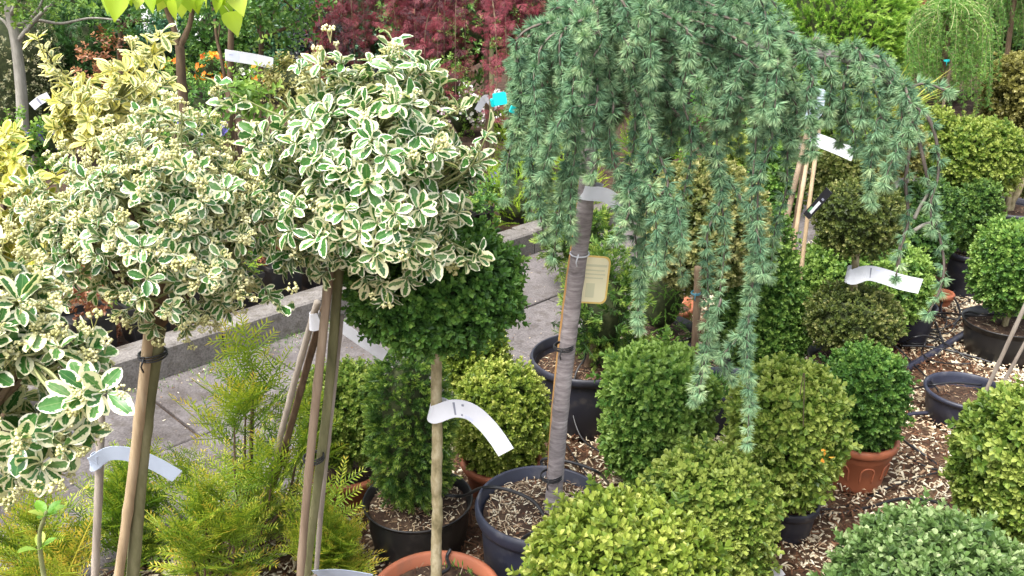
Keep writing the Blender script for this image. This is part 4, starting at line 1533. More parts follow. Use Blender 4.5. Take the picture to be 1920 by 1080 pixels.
LEAN = (a, b)
a, b, t = grounded('c', (610, 575), (497, 960), 1.97, 2.27, .0095, M_CANE_BRN, '', GST, seed=10, nodes=4)
solo('bamboo_cane', t, M_BARK_BROWN, 'rough dark stake leaning beside the thin grey cane', 'stake', GST, True)
a, b, t = grounded('c', (190, 640), (180, 1080), 1.72, 1.72, .0092, M_CANE_GREY, '', GST, seed=12, nodes=5)
solo('bamboo_cane', t, M_CANE_GREY, 'upright grey cane on the far left carrying a pale blue label', 'cane', GST, True)
CANE0 = (a, b)
a, b, t = grounded('c', (638, 590), (600, 1000), 1.70, 1.72, .0060, M_CANE_GREY, '', GST, seed=14, nodes=4)
solo('bamboo_cane', t, M_CANE_GREY, 'weathered cane on the right of the middle variegated tree trunk', 'cane', GST, True)


def tie(c, r, label, n=3, mat=None, axis=(0, 0, 1)):
    ts = []
    for j in range(n):
        a = np.linspace(0, 2 * math.pi, 22)
        P = np.stack([c[0] + r * np.cos(a), c[1] + r * np.sin(a), c[2] + (j - n / 2) * .0035 + .002 * np.sin(a + j)], 1)
        ts.append(tube(P, .0019, 5))
    ts.append(tube([np.array(c) + np.array([-.2 * r, -r * 1.02, .004]), np.array(c) + np.array([-.45 * r, -r * 1.25, -.014]), np.array(c) + np.array([-.35 * r, -r * 1.2, -.026])], .0018, 5))
    solo('plant_tie', merge(ts), mat or M_RUBBER, label, 'tie', "black ties round trunks and canes", True)


tie(D(286, 662, 1.54), .026, 'black tie round the left variegated trunk and its cane, under the leaves')
tie(D(588, 856, 1.66), .022, 'black tie round the middle variegated trunk and its cane')
tie(D(517, 857, 2.17), .021, 'black tie round the leaning pair of canes')
tie(D(1057, 648, 2.035), .025, 'black tie round the cedar trunk in front of the big black pot')
tie(D(1034, 890, 2.02), .029, 'black tie low on the cedar trunk just above the navy pot')
tie(D(1087, 474, 2.055), .0235, 'thin pale wire round the cedar trunk above the yellow tag', 1, M_LABEL)


# ------------------------------------------------------------------ variegated trees
def ell(c, rx, ry, rz, r, n, low=.0):
    d = nrm(r.normal(size=(n, 3)))
    q = r.uniform(low, 1, n) ** (1 / 3)
    return d


def variegated(root, fork, cen, radii, ntip, leafvar, mat, seed, umb=0, sep=300, s=1.0, fill=.55, per_tip=(6, 9), pairs=3, upb=.35, twigmat=None, manual=(), lowcut=-.95, limbs=9, tufted=True, limb_r=.008, smooth=True, tilt=.0, skip_lower=.0):
    r = np.random.default_rng(seed)
    fork, cen = np.asarray(fork, float), np.asarray(cen, float)
    radii = np.asarray(radii, float)
    LP, LD, LH, LS, LT = [], [], [], [], []
    tips = []
    while len(tips) < ntip:
        d = nrm(r.normal(size=3))
        if d[2] < lowcut:
            continue
        if d[2] < 0 and r.uniform() < skip_lower:
            continue
        q = 1 - abs(r.normal()) * (1 - fill) * .55
        q = max(.3, q)
        tips.append(cen + d * radii * q * (1 + .12 * math.sin(d[0] * 5 + seed) + .1 * math.sin(d[2] * 7 + d[1] * 4)))
    tips += [np.asarray(m) for m in manual]
    tips = np.array(tips)
    # limbs: each tip hangs on the nearest of a few limbs
    heads = [cen + nrm(r.normal(size=3) + np.array([0, 0, .3])) * radii * r.uniform(.35, .6) for _ in range(limbs)]
    twl, lmb = [], []
    lpaths = []
    for h in heads:
        m = (fork + h) / 2 + r.normal(size=3) * .02 + np.array([0, 0, -.02])
        P = smooth_path([fork, m, h], 6)
        lpaths.append(P)
        part('limb', tube(P, np.linspace(limb_r, limb_r * .5, len(P)), 7), M_BARK_BROWN, root, True)
    allp = np.concatenate([p[4:] for p in lpaths])
    umbs = []
    for ti, tip in enumerate(tips):
        j = np.argmin(np.linalg.norm(allp - tip, axis=1) + r.uniform(0, .03))
        a = allp[j]
        out = nrm(tip - cen + np.array([0, 0, upb * radii[2]]))
        m = a * .45 + tip * .55 - out * .01 + r.normal(size=3) * .012
        P = smooth_path([a, m, tip], 5)
        twl.append(tube(P, np.linspace(.0028, .0016, len(P)), 4, False))
        d = nrm(P[-1] - P[-3] + out * .03 + r.normal(size=3) * .006)
        # whorl at the tip
        nn = r.integers(per_tip[0], per_tip[1])
        a0 = r.uniform(0, 6.28)
        Rt = frames(d, r.normal(size=3))
        for i in range(nn):
            an = a0 + i * 2.4
            sp = math.radians(r.uniform(48, 92)) if i > 1 else math.radians(r.uniform(15, 45))
            rad = Rt @ np.array([math.cos(an), math.sin(an), 0])
            ld = math.cos(sp) * d + math.sin(sp) * rad
            LP.append(tip - d * r.uniform(0, .018) + rad * .003)
            LD.append(ld + np.array([0, 0, -.15]) + r.normal(size=3) * .36)
            LH.append(d * math.sin(sp) - rad * math.cos(sp) + np.array([0, 0, .25]) + r.normal(size=3) * .35)
            LS.append(s * r.uniform(.58, 1.08))
            LT.append(r.uniform())
        # pairs down the twig
        L = np.linalg.norm(tip - m)
        for q in range(pairs):
            f = .15 + .6 * q / max(pairs, 1)
            p = tip * (1 - f) + m * f
            an = r.uniform(0, 6.28)
            for sgn in (0, math.pi):
                rad = Rt @ np.array([math.cos(an + sgn), math.sin(an + sgn), 0])
                LP.append(p)
                LD.append(rad * .9 + d * .4 + np.array([0, 0, -.15]))
                LH.append(d + np.array([0, 0, .5]))
                LS.append(s * r.uniform(.55, 1.0))
                LT.append(r.uniform())
        if r.uniform() < umb:
            for _ in range(r.integers(1, 4)):
                umbs.append((tip + d * r.uniform(.004, .02) + r.normal(size=3) * .012, d + np.array([0, 0, .5]) + r.normal(size=3) * .3))
    part('twigs', merge(twl), twigmat or M_TWIG_GRN, root, True, kind='stuff')
    LP, LD, LH, LS, LT = map(np.array, (LP, LD, LH, LS, LT))
    R = frames(LD, LH)
    place_pieces('leaf', leafvar, LP, R, LS, LT, r.integers(0, len(leafvar), len(LP)), mat, root, sep, 'leaves', True, smooth, tm_rest=EUON_LOW if leafvar is EUON_VAR else GOLD_LOW)
    if umbs:
        up_ = np.array([u[0] for u in umbs])
        ud = np.array([u[1] for u in umbs])
        part('flower_clusters', scatter(UMBEL, up_, frames(ud, r.normal(size=ud.shape)), r.uniform(.55, 1.0, len(up_)), r.uniform(0, .5, len(up_)), r.integers(0, 4, len(up_))), M_BUD, root, True, kind='stuff')
    print(root.name, 'leaves', len(LP))


GE = "variegated standard trees"
c, rad = px_box(478, 918, 112, 560, 1.68)
root = thing('variegated_tree', 'round-headed shrub tree with large cream-edged green leaves, the middle one', 'tree', E2BOT, GE)
part('trunk', t_tr2, M_BARK_OLIVE, root, True)
man = [D(408, 160, 1.62), D(425, 190, 1.62), D(562, 120, 1.62), D(730, 95, 1.66), D(878, 490, 1.6), D(900, 480, 1.6), D(726, 560, 1.6), D(870, 200, 1.66), D(600, 110, 1.64), D(640, 105, 1.64), D(690, 535, 1.58), D(905, 300, 1.62), D(915, 250, 1.62), D(560, 420, 1.58), D(600, 520, 1.6)]
variegated(root, E2TOP, c, rad * np.array([.97, 1.0, .97]), 370, EUON_VAR, M_EUON, 201, umb=.16, s=.86, manual=man, per_tip=(6, 9), pairs=2, limbs=10, skip_lower=.25)
c, rad = px_box(55, 560, 215, 640, 1.58)
root = thing('variegated_tree', 'wide flowering shrub tree with cream-edged leaves on the left trunk', 'tree', E1BOT, GE)
part('trunk', t_tr1, M_BARK_OLIVE, root, True)
man = [D(120, 480, 1.5), D(95, 470, 1.5), D(535, 580, 1.5), D(510, 560, 1.5), D(285, 620, 1.5), D(350, 620, 1.5), D(110, 300, 1.5), D(170, 330, 1.5), D(310, 500, 1.4), D(270, 465, 1.4), D(230, 590, 1.46), D(420, 575, 1.48)]
variegated(root, E1TOP, c, rad * np.array([1., .9, .96]), 330, EUON_VAR, M_EUON, 202, umb=.75, s=.68, manual=man, per_tip=(5, 9), pairs=2, limbs=12, skip_lower=.45)
# nearest branches coming in from the left edge
c, rad = px_box(-150, 190, 470, 960, 1.2)
root = thing('variegated_tree', 'nearest variegated shrub at the left edge with pale yellow flower clusters', 'tree', (c[0] - .25, c[1], 0), GE)
fork = np.array([c[0] - .25, c[1] - .1, c[2] - .12])
part('trunk', stem_between((c[0] - .25, c[1] - .1, 0), fork, .015, .013, .005, 3), M_BARK_OLIVE, root, True)
man = [D(150, 745, 1.03), D(165, 730, 1.04), D(135, 755, 1.05), D(200, 735, 1.0), D(80, 880, 1.1), D(40, 830, 1.1), D(130, 840, 1.12), D(40, 560, 1.15), D(30, 900, 1.1), D(110, 650, 1.15)]
variegated(root, fork, c, rad * np.array([.9, .7, .97]), 105, EUON_VAR, M_EUON, 203, umb=1.0, s=.98, manual=man, per_tip=(6, 9), pairs=1, limbs=6, skip_lower=.1)

GG = "golden variegated shrubs"
c, rad = px_box(70, 335, 75, 300, 2.15)
root = thing('golden_shrub', 'golden yellow variegated shrub with two upright shoots behind the left tree', 'shrub', (c[0], c[1], 0), GG)
gb = G(232, 1060)
gp = smooth_path([gb, D(252, 900, 2.16), D(288, 660, 2.14), c - np.array([0, 0, rad[2]])], 8)
part('trunk', tube(gp, np.linspace(.012, .009, len(gp)), 8), M_BARK_BROWN, root, True)
man = [D(65, 62, 2.05), D(80, 85, 2.05), D(95, 115, 2.05), D(110, 135, 2.05), D(300, 60, 2.05), D(285, 80, 2.06), D(310, 72, 2.05), D(270, 110, 2.05), D(250, 90, 2.08), D(240, 130, 2.05), D(290, 100, 2.05)] + [D(x, y, 2.05 + .02 * math.sin(x)) for x, y in
       ((130, 165), (150, 190), (120, 150), (200, 170), (220, 150), (260, 150), (300, 130), (320, 150), (210, 120), (190, 200))]
variegated(root, c - np.array([0, 0, rad[2] * .9]), c - np.array([0, 0, .03]), rad * np.array([.86, .8, .62]), 95, GOLD_VAR, M_EUON_GOLD, 204, umb=.05, s=1.0, manual=man, per_tip=(5, 8), pairs=3, limbs=7, upb=.8)
c, rad = px_box(-140, 110, 225, 560, 1.95)
root = thing('golden_shrub', 'deep yellow variegated shrub cut by the left edge of the picture', 'shrub', (c[0] - .28, c[1], 0), GG)
part('trunk', stem_between((c[0] - .28, c[1], 0), c - np.array([0, 0, rad[2]]), .016, .012, .006, 6), M_BARK_BROWN, root, True)
variegated(root, c - np.array([0, 0, rad[2] * .9]), c, rad, 130, GOLD_VAR, M_EUON_YEL, 205, umb=.0, s=1.0, per_tip=(6, 9), pairs=3, limbs=6, upb=.8)

# green seedling at the lower left
a = D(72, 1085, 1.30)
root = thing('seedling', 'young bright green shoot standing by itself in the lower left corner', 'plant', (a[0], a[1], 0))
P = smooth_path([(a[0], a[1], 0), (a[0] + .004, a[1], a[2] * .6), D(76, 1040, 1.30), D(86, 960, 1.28)], 8)
part('stem', tube(P, np.linspace(.0065, .003, len(P)), 7), M_TWIG_GRN, root, True)
tipp = D(86, 968, 1.28)
rm = np.random.default_rng(5)
for i in range(9):
    an = i * 2.4
    d = np.array([math.cos(an) * .75, math.sin(an) * .75, .55])
    q = tipp if i < 6 else D(74, 1030, 1.295)
    o = part('leaf', scatter([leaf_grid(.04, .010, EPROF, .3, .15, .1)], q[None], frames(d[None], np.array([[0, 0, 1.]])), np.array([rm.uniform(.7, 1.1)]), np.array([rm.uniform(.3, .8)]), np.zeros(1, int)), M_SEEDLING, root, True, True)

# ------------------------------------------------------------------ golden yews in the lower left
GY = "golden yews by the path"


def yew(label, x0, x1, y0, y1, Y, n, seed, basepx=None, pieces=160, s=1.0, tint=.5, lean=0.0):
    r = np.random.default_rng(seed)
    cx = (x0 + x1) / 2
    top = D(cx, y0, Y)
    m = mpp(Y, top[2])
    f = np.array([D(cx, y1, Y)[0] if basepx is None else D(basepx, y1, Y)[0], Y, 0])
    H = top[2]
    wid = (x1 - x0) / 2 * m
    root = thing('golden_yew', label, 'shrub', f, GY)
    pos, dirs, hh = [], [], []
    nst = 9
    for i in range(nst):
        an = r.uniform(0, 6.28)
        reach = wid * (r.uniform(.15, .75) if i else 0)
        ht = H * (1 - .75 * (reach / wid) ** 1.3) * (r.uniform(.85, 1) if i else 1.0)
        e = f + np.array([math.cos(an) * reach + (top[0] - f[0]) * ht / H, math.sin(an) * reach * .8, ht - .06])
        mid = f * .5 + e * .5 + np.array([math.cos(an) * reach * .25, math.sin(an) * reach * .2, -.02])
        P = smooth_path([f, mid, e], 8)
        part('stem', tube(P, np.linspace(.007, .0025, len(P)), 6), M_BARK_BROWN, root, True)
        for _ in range(3):
            pos.append(P[-1] - np.array([0, 0, r.uniform(0, .05)])); dirs.append(nrm(P[-1] - P[-4]) + r.normal(size=3) * .3 + np.array([0, -.1, .3])); hh.append(np.array([r.normal() * .5, 1., .3]))
        k = max(5, int(n / nst))
        for j in range(k):
            fr = .15 + .85 * (j + r.uniform()) / k
            p = P[min(int(fr * (len(P) - 1)), len(P) - 1)]
            t = nrm(P[-1] - P[-4])
            a2 = j * 2.4 + r.normal() * .5
            out = np.array([math.cos(a2), math.sin(a2), 0])
            pos.append(p + r.normal(size=3) * .006)
            dirs.append(out * (1.0 - .55 * fr) + np.array([0, 0, .38 + .55 * fr]) + t * .35 * fr)
            hh.append(np.array([0, 0, 1.0]) - out * .6)
    pos, dirs, hh = np.array(pos), np.array(dirs), np.array(hh)
    R = frames(dirs, hh)
    n2 = len(pos)
    place_pieces('spray', YEWSPRAY, pos, R, s * r.uniform(.6, 1.1, n2), tint + r.normal(size=n2) * .13, r.integers(0, 4, n2), M_YEW_GLD, root, pieces, 'sprays')


yew('tallest golden yew, feathery and upright in front of the concrete path', 285, 655, 655, 1000, 2.25, 62, 301, basepx=455, s=1.3, tint=.44)
yew('low golden yew spreading at the foot of the leaning canes', 290, 530, 885, 1130, 2.05, 44, 302, s=1.15, tint=.44)
yew('golden yew to the right of the leaning canes', 570, 650, 925, 1080, 2.1, 18, 303, s=1.1)
yew('dark green yew with orange tips behind the upright grey cane', 120, 360, 890, 1090, 2.2, 44, 304, tint=.3, s=1.2)
yew('golden yew in the very lower left corner', -80, 200, 940, 1130, 1.95, 44, 305, tint=.55, s=1.15)


# ------------------------------------------------------------------ background planting
def bush(label, x0, x1, y0, y1, Y, tm, mat, n, name='shrub', cat='shrub', seed=1, s=1.0, tint=.45, e=2.0, lamp=.16, depth=.06, core=.72, spread=.6, up=.4, foot=.05, group=None, pot_kw=None, shape='sq', trunk=M_BARK_BROWN, sep=0, piece='sprig', tr=.012, leanx=0.0):
    c, rad = px_box(x0, x1, y0, y1, Y)
    rad[2] = max(rad[2], .05)
    root = thing(name, label, cat, (c[0] + leanx, c[1], foot), group)
    crown(root, c, rad, n, tm, mat, e, 'round', shape, seed, s, up, spread, depth, tint, sep, 'foliage', piece, core, lamp)
    if pot_kw:
        kw = dict(pot_kw)
        pot(root, (c[0], c[1], foot), kw.pop('r'), kw.pop('h'), kw.pop('kind'), seed=seed, chips=0, **kw)
    if c[2] - rad[2] * .3 > foot + .02:
        part('trunk', stem_between((c[0] + leanx, c[1], foot), c, tr, tr * .7, .01, seed), trunk, root, True)
    return root, c, rad


GF = "potted plants in the flower bed"
PB = dict(r=.11, h=.17, kind='black')
bush('lime green conifer in a black pot just behind the kerb', 915, 1012, 320, 430, 5.5, CONIFSP, M_CONIF, 300, 'lime_conifer', 'conifer', 401, 1.5, .38, pot_kw=PB, group=GF, sep=60, piece='shoot', up=.9)
bush('golden lime conifer left of the cedar curtain, the one farther back', 930, 1020, 212, 310, 6.6, CONIFSP, M_CONIF, 260, 'lime_conifer', 'conifer', 402, 1.6, .55, pot_kw=PB, group=GF, sep=40, piece='shoot', up=.9)
bush('lime conifer seen through the cedar beside its trunk', 1045, 1112, 262, 440, 5.7, CONIFSP, M_CONIF, 330, 'lime_conifer', 'conifer', 403, 1.6, .52, pot_kw=PB, group=GF, sep=40, piece='shoot', up=.9)
bush('dark leafy perennial in a black pot by the end of the kerb', 862, 925, 345, 420, 5.2, BROADSPRIG, M_BG_GRN, 70, 'perennial', 'plant', 404, .55, .5, pot_kw=PB, group=GF, core=0)
bush('lime shrub right of the cedar trunk in the back row', 1175, 1290, 215, 330, 6.3, CONIFSP, M_CONIF, 280, 'lime_conifer', 'conifer', 405, 1.6, .25, pot_kw=PB, group=GF, up=.9)
bush('leafy green shrub behind the cedar curtain on the right', 1290, 1470, 170, 330, 5.6, BROADSPRIG, M_BG_GRN, 260, 'shrub', 'shrub', 406, .6, .5)
bush('bright bush glimpsed between hanging cedar shoots', 1340, 1440, 260, 330, 4.6, BOXSPRIG_LOW, M_BOX_YEL, 700, 'shrub', 'shrub', 407, 1.3, .55, core=.85)
bush('dark evergreen behind the cedar curtain on the left', 985, 1110, 120, 260, 7.2, BROADSPRIG, M_BG_DRK, 260, 'shrub', 'shrub', 408, .8, .6)

# square black pots in a row right behind the kerb
GP = "square black pots along the kerb"
rq = np.random.default_rng(410)
labs = ['at the left end', 'second from the left end', 'third from the left end', 'fourth along', 'fifth along', 'sixth along', 'seventh along', 'eighth along', 'ninth along', 'tenth along', 'nearest the right end', 'at the far right end']
for i in range(12):
    u_ = US - 1.05 + i * .235
    p = uv_pt(u_, KO + .36 + rq.normal() * .01, .05)
    root = thing('square_pot', f'square black plastic pot in the row behind the kerb, {labs[i]}', 'pot', p, GP)
    hw, hh_ = .095, .20
    t = []
    a4 = np.linspace(0, 2 * math.pi, 4, endpoint=False) + math.pi / 2
    V = []
    for rr_, zz in ((.78, .0), (.97, hh_ - .02), (1.03, hh_ - .02), (1.03, hh_), (.96, hh_), (.92, hh_ - .03)):
        V += [(p[0] + hw * 1.41 * rr_ * math.cos(a), p[1] + hw * 1.41 * rr_ * math.sin(a), p[2] + zz) for a in a4]
    F = []
    for k_ in range(5):
        for j in range(4):
            a, b = k_ * 4 + j, k_ * 4 + (j + 1) % 4
            F += [(a, b, b + 4), (a, b + 4, a + 4)]
    F += [(20, 21, 22), (20, 22, 23)]
    part('pot', T(V, F), M_POT_BLACK, root)
    tmk, mk = [(BROADSPRIG, M_BG_GRN), (CONIFSP, M_CONIF), (BROADSPRIG, M_BG_RED), (BROADSPRIG, M_BG_LGT)][i % 4 if i > 1 else 2]
    crown(root, p + np.array([0, 0, hh_ + .09]), np.array([.10, .10, .09]), 45 if tmk is BROADSPRIG else 90, tmk, mk, 2.0, seed=411 + i, s=.45 if tmk is BROADSPRIG else .9, spread=.7, core=0, depth=.04, lamp=.2)

# bedding: white, pink and blue flowers
GB2 = "flowering bedding plants"


def flowers(label, x0, x1, y0, y1, Y, mat, n, seed, size=1.0, base=M_BG_GRN, tint=.5, foot=.05, spiky=False):
    c, rad = px_box(x0, x1, y0, y1, Y)
    rad[2] = max(.06, rad[2])
    root = thing('flowering_plant', label, 'flowers', (c[0], c[1], foot), GB2)
    crown(root, c, rad * .95, max(60, n // 2), BROADSPRIG, base, 2.0, seed=seed, s=.5, spread=.7, core=.75, depth=.03, lamp=.2)
    r = np.random.default_rng(seed)
    p, nn = sq_points(n, rad * 1.04, 2.0, 'round', r, 'sq', seed, .2)
    k = (nn[:, 2] > -.3)
    p, nn = p[k] + c, nn[k]
    m = len(p)
    part('blossom', scatter(FLOWER, p, frames(nn + r.normal(size=(m, 3)) * .5 + np.array([0, -.3, .2]), r.normal(size=(m, 3))), size * r.uniform(.7, 1.15, m), tint + r.normal(size=m) * .3, np.zeros(m, int)), mat, root, kind='stuff')
    part('stem', stem_between((c[0], c[1], foot), c, .008, .006, .004, seed), M_TWIG_GRN, root)
    return root


for i, (x0, x1, y0, y1, Y, mt, n, lab) in enumerate((
        (832, 905, 160, 262, 8.2, M_PETAL_W, 170, 'white and pink petunias left of the post under the red maple'),
        (905, 975, 175, 255, 8.0, M_PETAL_W, 150, 'white and pink petunias right of the post under the red maple'),
        (760, 845, 150, 235, 8.8, M_PETAL_W, 120, 'pale petunias behind the top of the middle variegated tree'),
        (960, 1040, 150, 220, 8.6, M_PETAL_W, 130, 'white petunias behind the turquoise tag'),
        (1000, 1110, 70, 160, 9.5, M_PETAL_Y, 120, 'white flowers far back behind the cedar top'),
        (370, 425, 105, 165, 6.3, M_PETAL_O, 40, 'orange flowers under the forked tree'),
        (310, 350, 112, 160, 6.6, M_PETAL_O, 26, 'small orange flowers left of the forked tree trunk'),
        (475, 530, 118, 172, 6.4, M_PETAL_O, 22, 'orange flowers behind the slanting white label'),
        (430, 480, 108, 160, 6.5, M_PETAL_Y, 70, 'white flower head under the slanting white label'),
        (455, 500, 70, 112, 7.4, M_PETAL_Y, 60, 'white blossom above the slanting white label'),
        (320, 420, 215, 275, 4.9, M_PETAL_B, 60, 'blue flowers low behind the left variegated tree'),
        (55, 130, 235, 300, 4.8, M_PETAL_B, 40, 'violet blue flowers by the grey tree trunk'),
        (905, 940, 330, 375, 5.5, M_PETAL_B, 26, 'deep violet flower spike beside the lime conifer'))):
    flowers(lab, x0, x1, y0, y1, Y, mt, n, 430 + i, 1.0 if mt is not M_PETAL_O else 1.3, tint=.6 if mt is M_PETAL_W else .5, base=M_BG_GRN if i % 2 else M_BG_LGT)

# red lace-leaf maples
GM = "red lace-leaf maples"


def maple(label, x0, x1, y0, y1, Y, seed, n, tx):
    r = np.random.default_rng(seed)
    c, rad = px_box(x0, x1, y0, y1, Y)
    f = D(tx, 100, Y)
    root = thing('red_maple', label, 'tree', (f[0], f[1], .05), GM)
    hub = np.array([f[0], f[1], c[2] + rad[2] * .45])
    part('trunk', stem_between((f[0], f[1], .05), hub, .024, .016, .01, seed), M_BARK_BROWN, root, True)
    pos, dirs, tn = [], [], []
    for i in range(26):
        a = r.uniform(0, 6.28)
        q = r.uniform(.25, 1.0)
        e = c + np.array([math.cos(a) * rad[0] * q, math.sin(a) * rad[1] * q, rad[2] * (1 - q * q) * .9])
        m = (hub + e) / 2 + np.array([0, 0, .10])
        dn = e + np.array([math.cos(a) * .05, math.sin(a) * .05, -rad[2] * r.uniform(.6, 1.5)])
        dn[2] = max(dn[2], c[2] - rad[2])
        P = smooth_path([hub, m, e, dn], 8)
        part('limb', tube(P, np.linspace(.009, .002, len(P)), 5), M_BARK_BROWN, root, True)
        k = n // 26
        for j in range(k):
            p = P[int(r.uniform(.3, 1) * (len(P) - 1))] + r.normal(size=3) * .055
            pos.append(p)
            dirs.append(np.array([math.cos(a) * .5, math.sin(a) * .5, -.85]) + r.normal(size=3) * .35)
            tn.append(.45 + .25 * math.sin(i * 1.7) + r.normal() * .2)
    pos, dirs, tn = np.array(pos), np.array(dirs), np.array(tn)
    nn = len(pos)
    place_pieces('leaf', MAPLE, pos, frames(dirs, np.array([0, -.7, .7]) + r.normal(size=(nn, 3)) * .4), r.uniform(.5, .85, nn), tn, r.integers(0, 4, nn), M_MAPLE, root, 200, 'leaves')


maple('red lace-leaf maple on the left, its crown above the middle variegated tree', 590, 835, -110, 190, 6.6, 451, 2400, 797)
maple('red lace-leaf maple on the right with a labelled trunk beside the cedar', 775, 1040, -110, 205, 6.3, 452, 2600, 912)
bush('purple-black shrub beside the left red maple', 560, 650, 20, 170, 7.2, BROADSPRIG, M_BG_PUR, 300, 'shrub', 'shrub', 453, .75, .45)
a = D(797, 200, 6.55)
solo('wooden_stake', tube([(a[0], a[1], .05), (a[0] + .01, a[1], 1.5)], .016, 7), M_BARK_BROWN, 'thin brown stake in front of the left red maple', 'stake', GST, True)
a = D(921, 220, 6.2)
solo('wooden_stake', tube([(a[0], a[1], .05), (a[0] + .005, a[1], 1.05)], .017, 7), M_BARK_OLIVE, 'mossy stake beside the labelled trunk of the right red maple', 'stake', GST, True)

# trees on the left, behind
GT = "young trees in the back rows"


def young_tree(label, pts, Y, r0, crownbox, n, mat, tm, seed, s=1.0, tint=.5, bark=M_BARK_BROWN, branches=6, sep=0, extra=(), lamp=.25, core=0, name='young_tree', lr=.6):
    r = np.random.default_rng(seed)
    P3 = [D(x, y, Y) for x, y in pts]
    foot = np.array([P3[0][0] + (P3[0][0] - P3[1][0]) * .3, Y, .05])
    root = thing(name, label, 'tree', foot, GT)
    P = smooth_path([foot] + P3, 8)
    part('trunk', tube(P, np.linspace(r0, r0 * .6, len(P)), 9), bark, root, True)
    for q in extra:
        Q = smooth_path([D(x, y, Y + .01 * i) for i, (x, y) in enumerate(q)], 6)
        part('limb', tube(Q, np.linspace(r0 * lr, r0 * lr * .4, len(Q)), 7), bark, root, True)
    c, rad = px_box(*crownbox, Y)
    rad[1] = min(rad[1], .9)
    for i in range(branches):
        e = c + nrm(r.normal(size=3)) * rad * .8
        st = P[int(r.uniform(.55, .98) * (len(P) - 1))]
        Q = smooth_path([st, (st + e) / 2 + np.array([0, 0, .03]), e], 6)
        part('limb', tube(Q, np.linspace(r0 * .4, r0 * .12, len(Q)), 5), bark, root, True)
    d = nrm(r.normal(size=(n, 3)))
    q = r.uniform(.15, 1, n) ** .5
    pos = c + d * rad * (q * (1 + lamp * lump(d, seed, 5)))[:, None]
    dirs = d * .6 + r.normal(size=(n, 3)) * .6 + np.array([0, 0, -.1])
    place_pieces('sprig', tm, pos, frames(dirs, r.normal(size=(n, 3)) * .5 + np.array([0, 0, 1.])), s * r.uniform(.7, 1.2, n), tint + r.normal(size=n) * .14 + .15 * lump(d, seed + 3, 5), r.integers(0, len(tm), n), mat, root, sep, 'foliage')
    return root, P


young_tree('smooth grey tree trunk at the upper left with pale leaves on side branches', [(46, 260), (40, 170), (30, 80), (14, 0), (5, -80)], 5.6, .040, (-60, 190, -120, 40), 190, M_BG_LGT, BROADSPRIG, 461, .62, .4, M_BARK_GREY, 5, 60,
           extra=([(32, 90), (55, 40), (75, 10), (90, -30)], [(30, 78), (8, 40), (-20, 28)], [(30, 45), (70, 38), (115, 44), (170, 34), (225, 38)]), lr=.3)
young_tree('thin brown tree trunk just left of the slanting white label', [(430, 260), (432, 150), (433, 60), (437, -40)], 5.5, .026, (380, 520, -140, 60), 130, M_BG_GRN, BROADSPRIG, 463, .8, .5, M_BARK_BROWN, 5, 40)
young_tree('thin dark tree trunk right of the slanting white label', [(488, 215), (489, 120), (491, 40), (492, -60)], 5.9, .022, (440, 620, -120, 90), 240, M_BG_GRN, BROADSPRIG, 464, .8, .62, M_BARK_BROWN, 7, 60, extra=([(490, 70), (530, 55), (575, 35), (605, 22)],))
young_tree('slim slanting young tree between the fork and the slanting label', [(428, 190), (415, 110), (405, 60), (400, -40)], 5.8, .014, (370, 440, -140, 20), 60, M_BG_BLU, BROADSPRIG, 465, .8, .5, M_BARK_BROWN, 3, 20)
young_tree('dark little tree behind the coppery shoots', [(226, 120), (226, 70), (222, 20), (220, -60)], 6.8, .022, (150, 330, -120, 60), 200, M_BG_GRN, BROADSPRIG, 466, .8, .5, M_BARK_BROWN, 5, 30, extra=([(226, 60), (250, 42), (280, 40)],))

# catalpa: a forked trunk, big heart leaves cut by the top of the picture
Yc = 5.2
root = thing('catalpa_tree', 'young tree with a forked trunk and large yellow-green heart-shaped leaves', 'tree', (D(345, 240, Yc)[0], Yc, .05), GT)
ft = D(345, 240, Yc)
P = smooth_path([(ft[0], Yc, .05), D(343, 180, Yc), D(338, 100, Yc), D(336, 85, Yc)], 8)
part('trunk', tube(P, np.linspace(.030, .024, len(P)), 9), M_BARK_BROWN, root, True)
for q in ([(336, 88), (325, 50), (312, 15), (300, -60)], [(337, 90), (350, 60), (358, 35), (372, -60)]):
    Q = smooth_path([D(x, y, Yc) for x, y in q], 6)
    part('limb', tube(Q, np.linspace(.019, .012, len(Q)), 8), M_BARK_BROWN, root, True)
HP = [(0, .02), (.03, .55), (.10, .86), (.22, 1.0), (.4, .92), (.6, .66), (.8, .32), (.93, .12), (1, .01)]
HEART = [leaf_grid(.175, .072, HP, f, c_, .03, p_) for f, c_, p_ in ((.12, .12, 0), (.2, .05, 2), (.08, .22, 4), (.3, .1, 1))]
rm = np.random.default_rng(470)
LPX = [(205, -12), (222, -6), (243, -14), (262, -8), (285, -16), (300, -20), (318, -14), (340, -10), (345, -18), (362, -16), (378, -14), (390, -20), (405, -12), (412, -8), (425, 10), (430, 28), (310, -4), (322, 4), (250, -22), (275, -26), (330, -30), (375, -30), (400, -32), (230, -30), (210, -40), (290, -45), (350, -50), (420, -40), (440, -10), (265, -30)]
pos = np.array([D(x, y - 6, Yc - .15 + rm.uniform(-.25, .15)) for x, y in LPX])
n = len(pos)
dirs = np.array([0, -.25, -1.0]) + rm.normal(size=(n, 3)) * np.array([.35, .2, .15])
hint = np.array([0, -1.0, .45]) + rm.normal(size=(n, 3)) * .35
place_pieces('leaf', HEART, pos, frames(dirs, hint), rm.uniform(.5, .85, n), rm.uniform(.2, .8, n), rm.integers(0, 4, n), M_CATALPA, root, 300, 'leaves', True, True)
hub = D(335, -60, Yc)
part('stalks', merge([tube([p + np.array([0, 0, .0]), (p + hub) / 2 + np.array([0, 0, .05]), hub], .002, 4, False) for p in pos]), M_TWIG_GRN, root, kind='stuff')

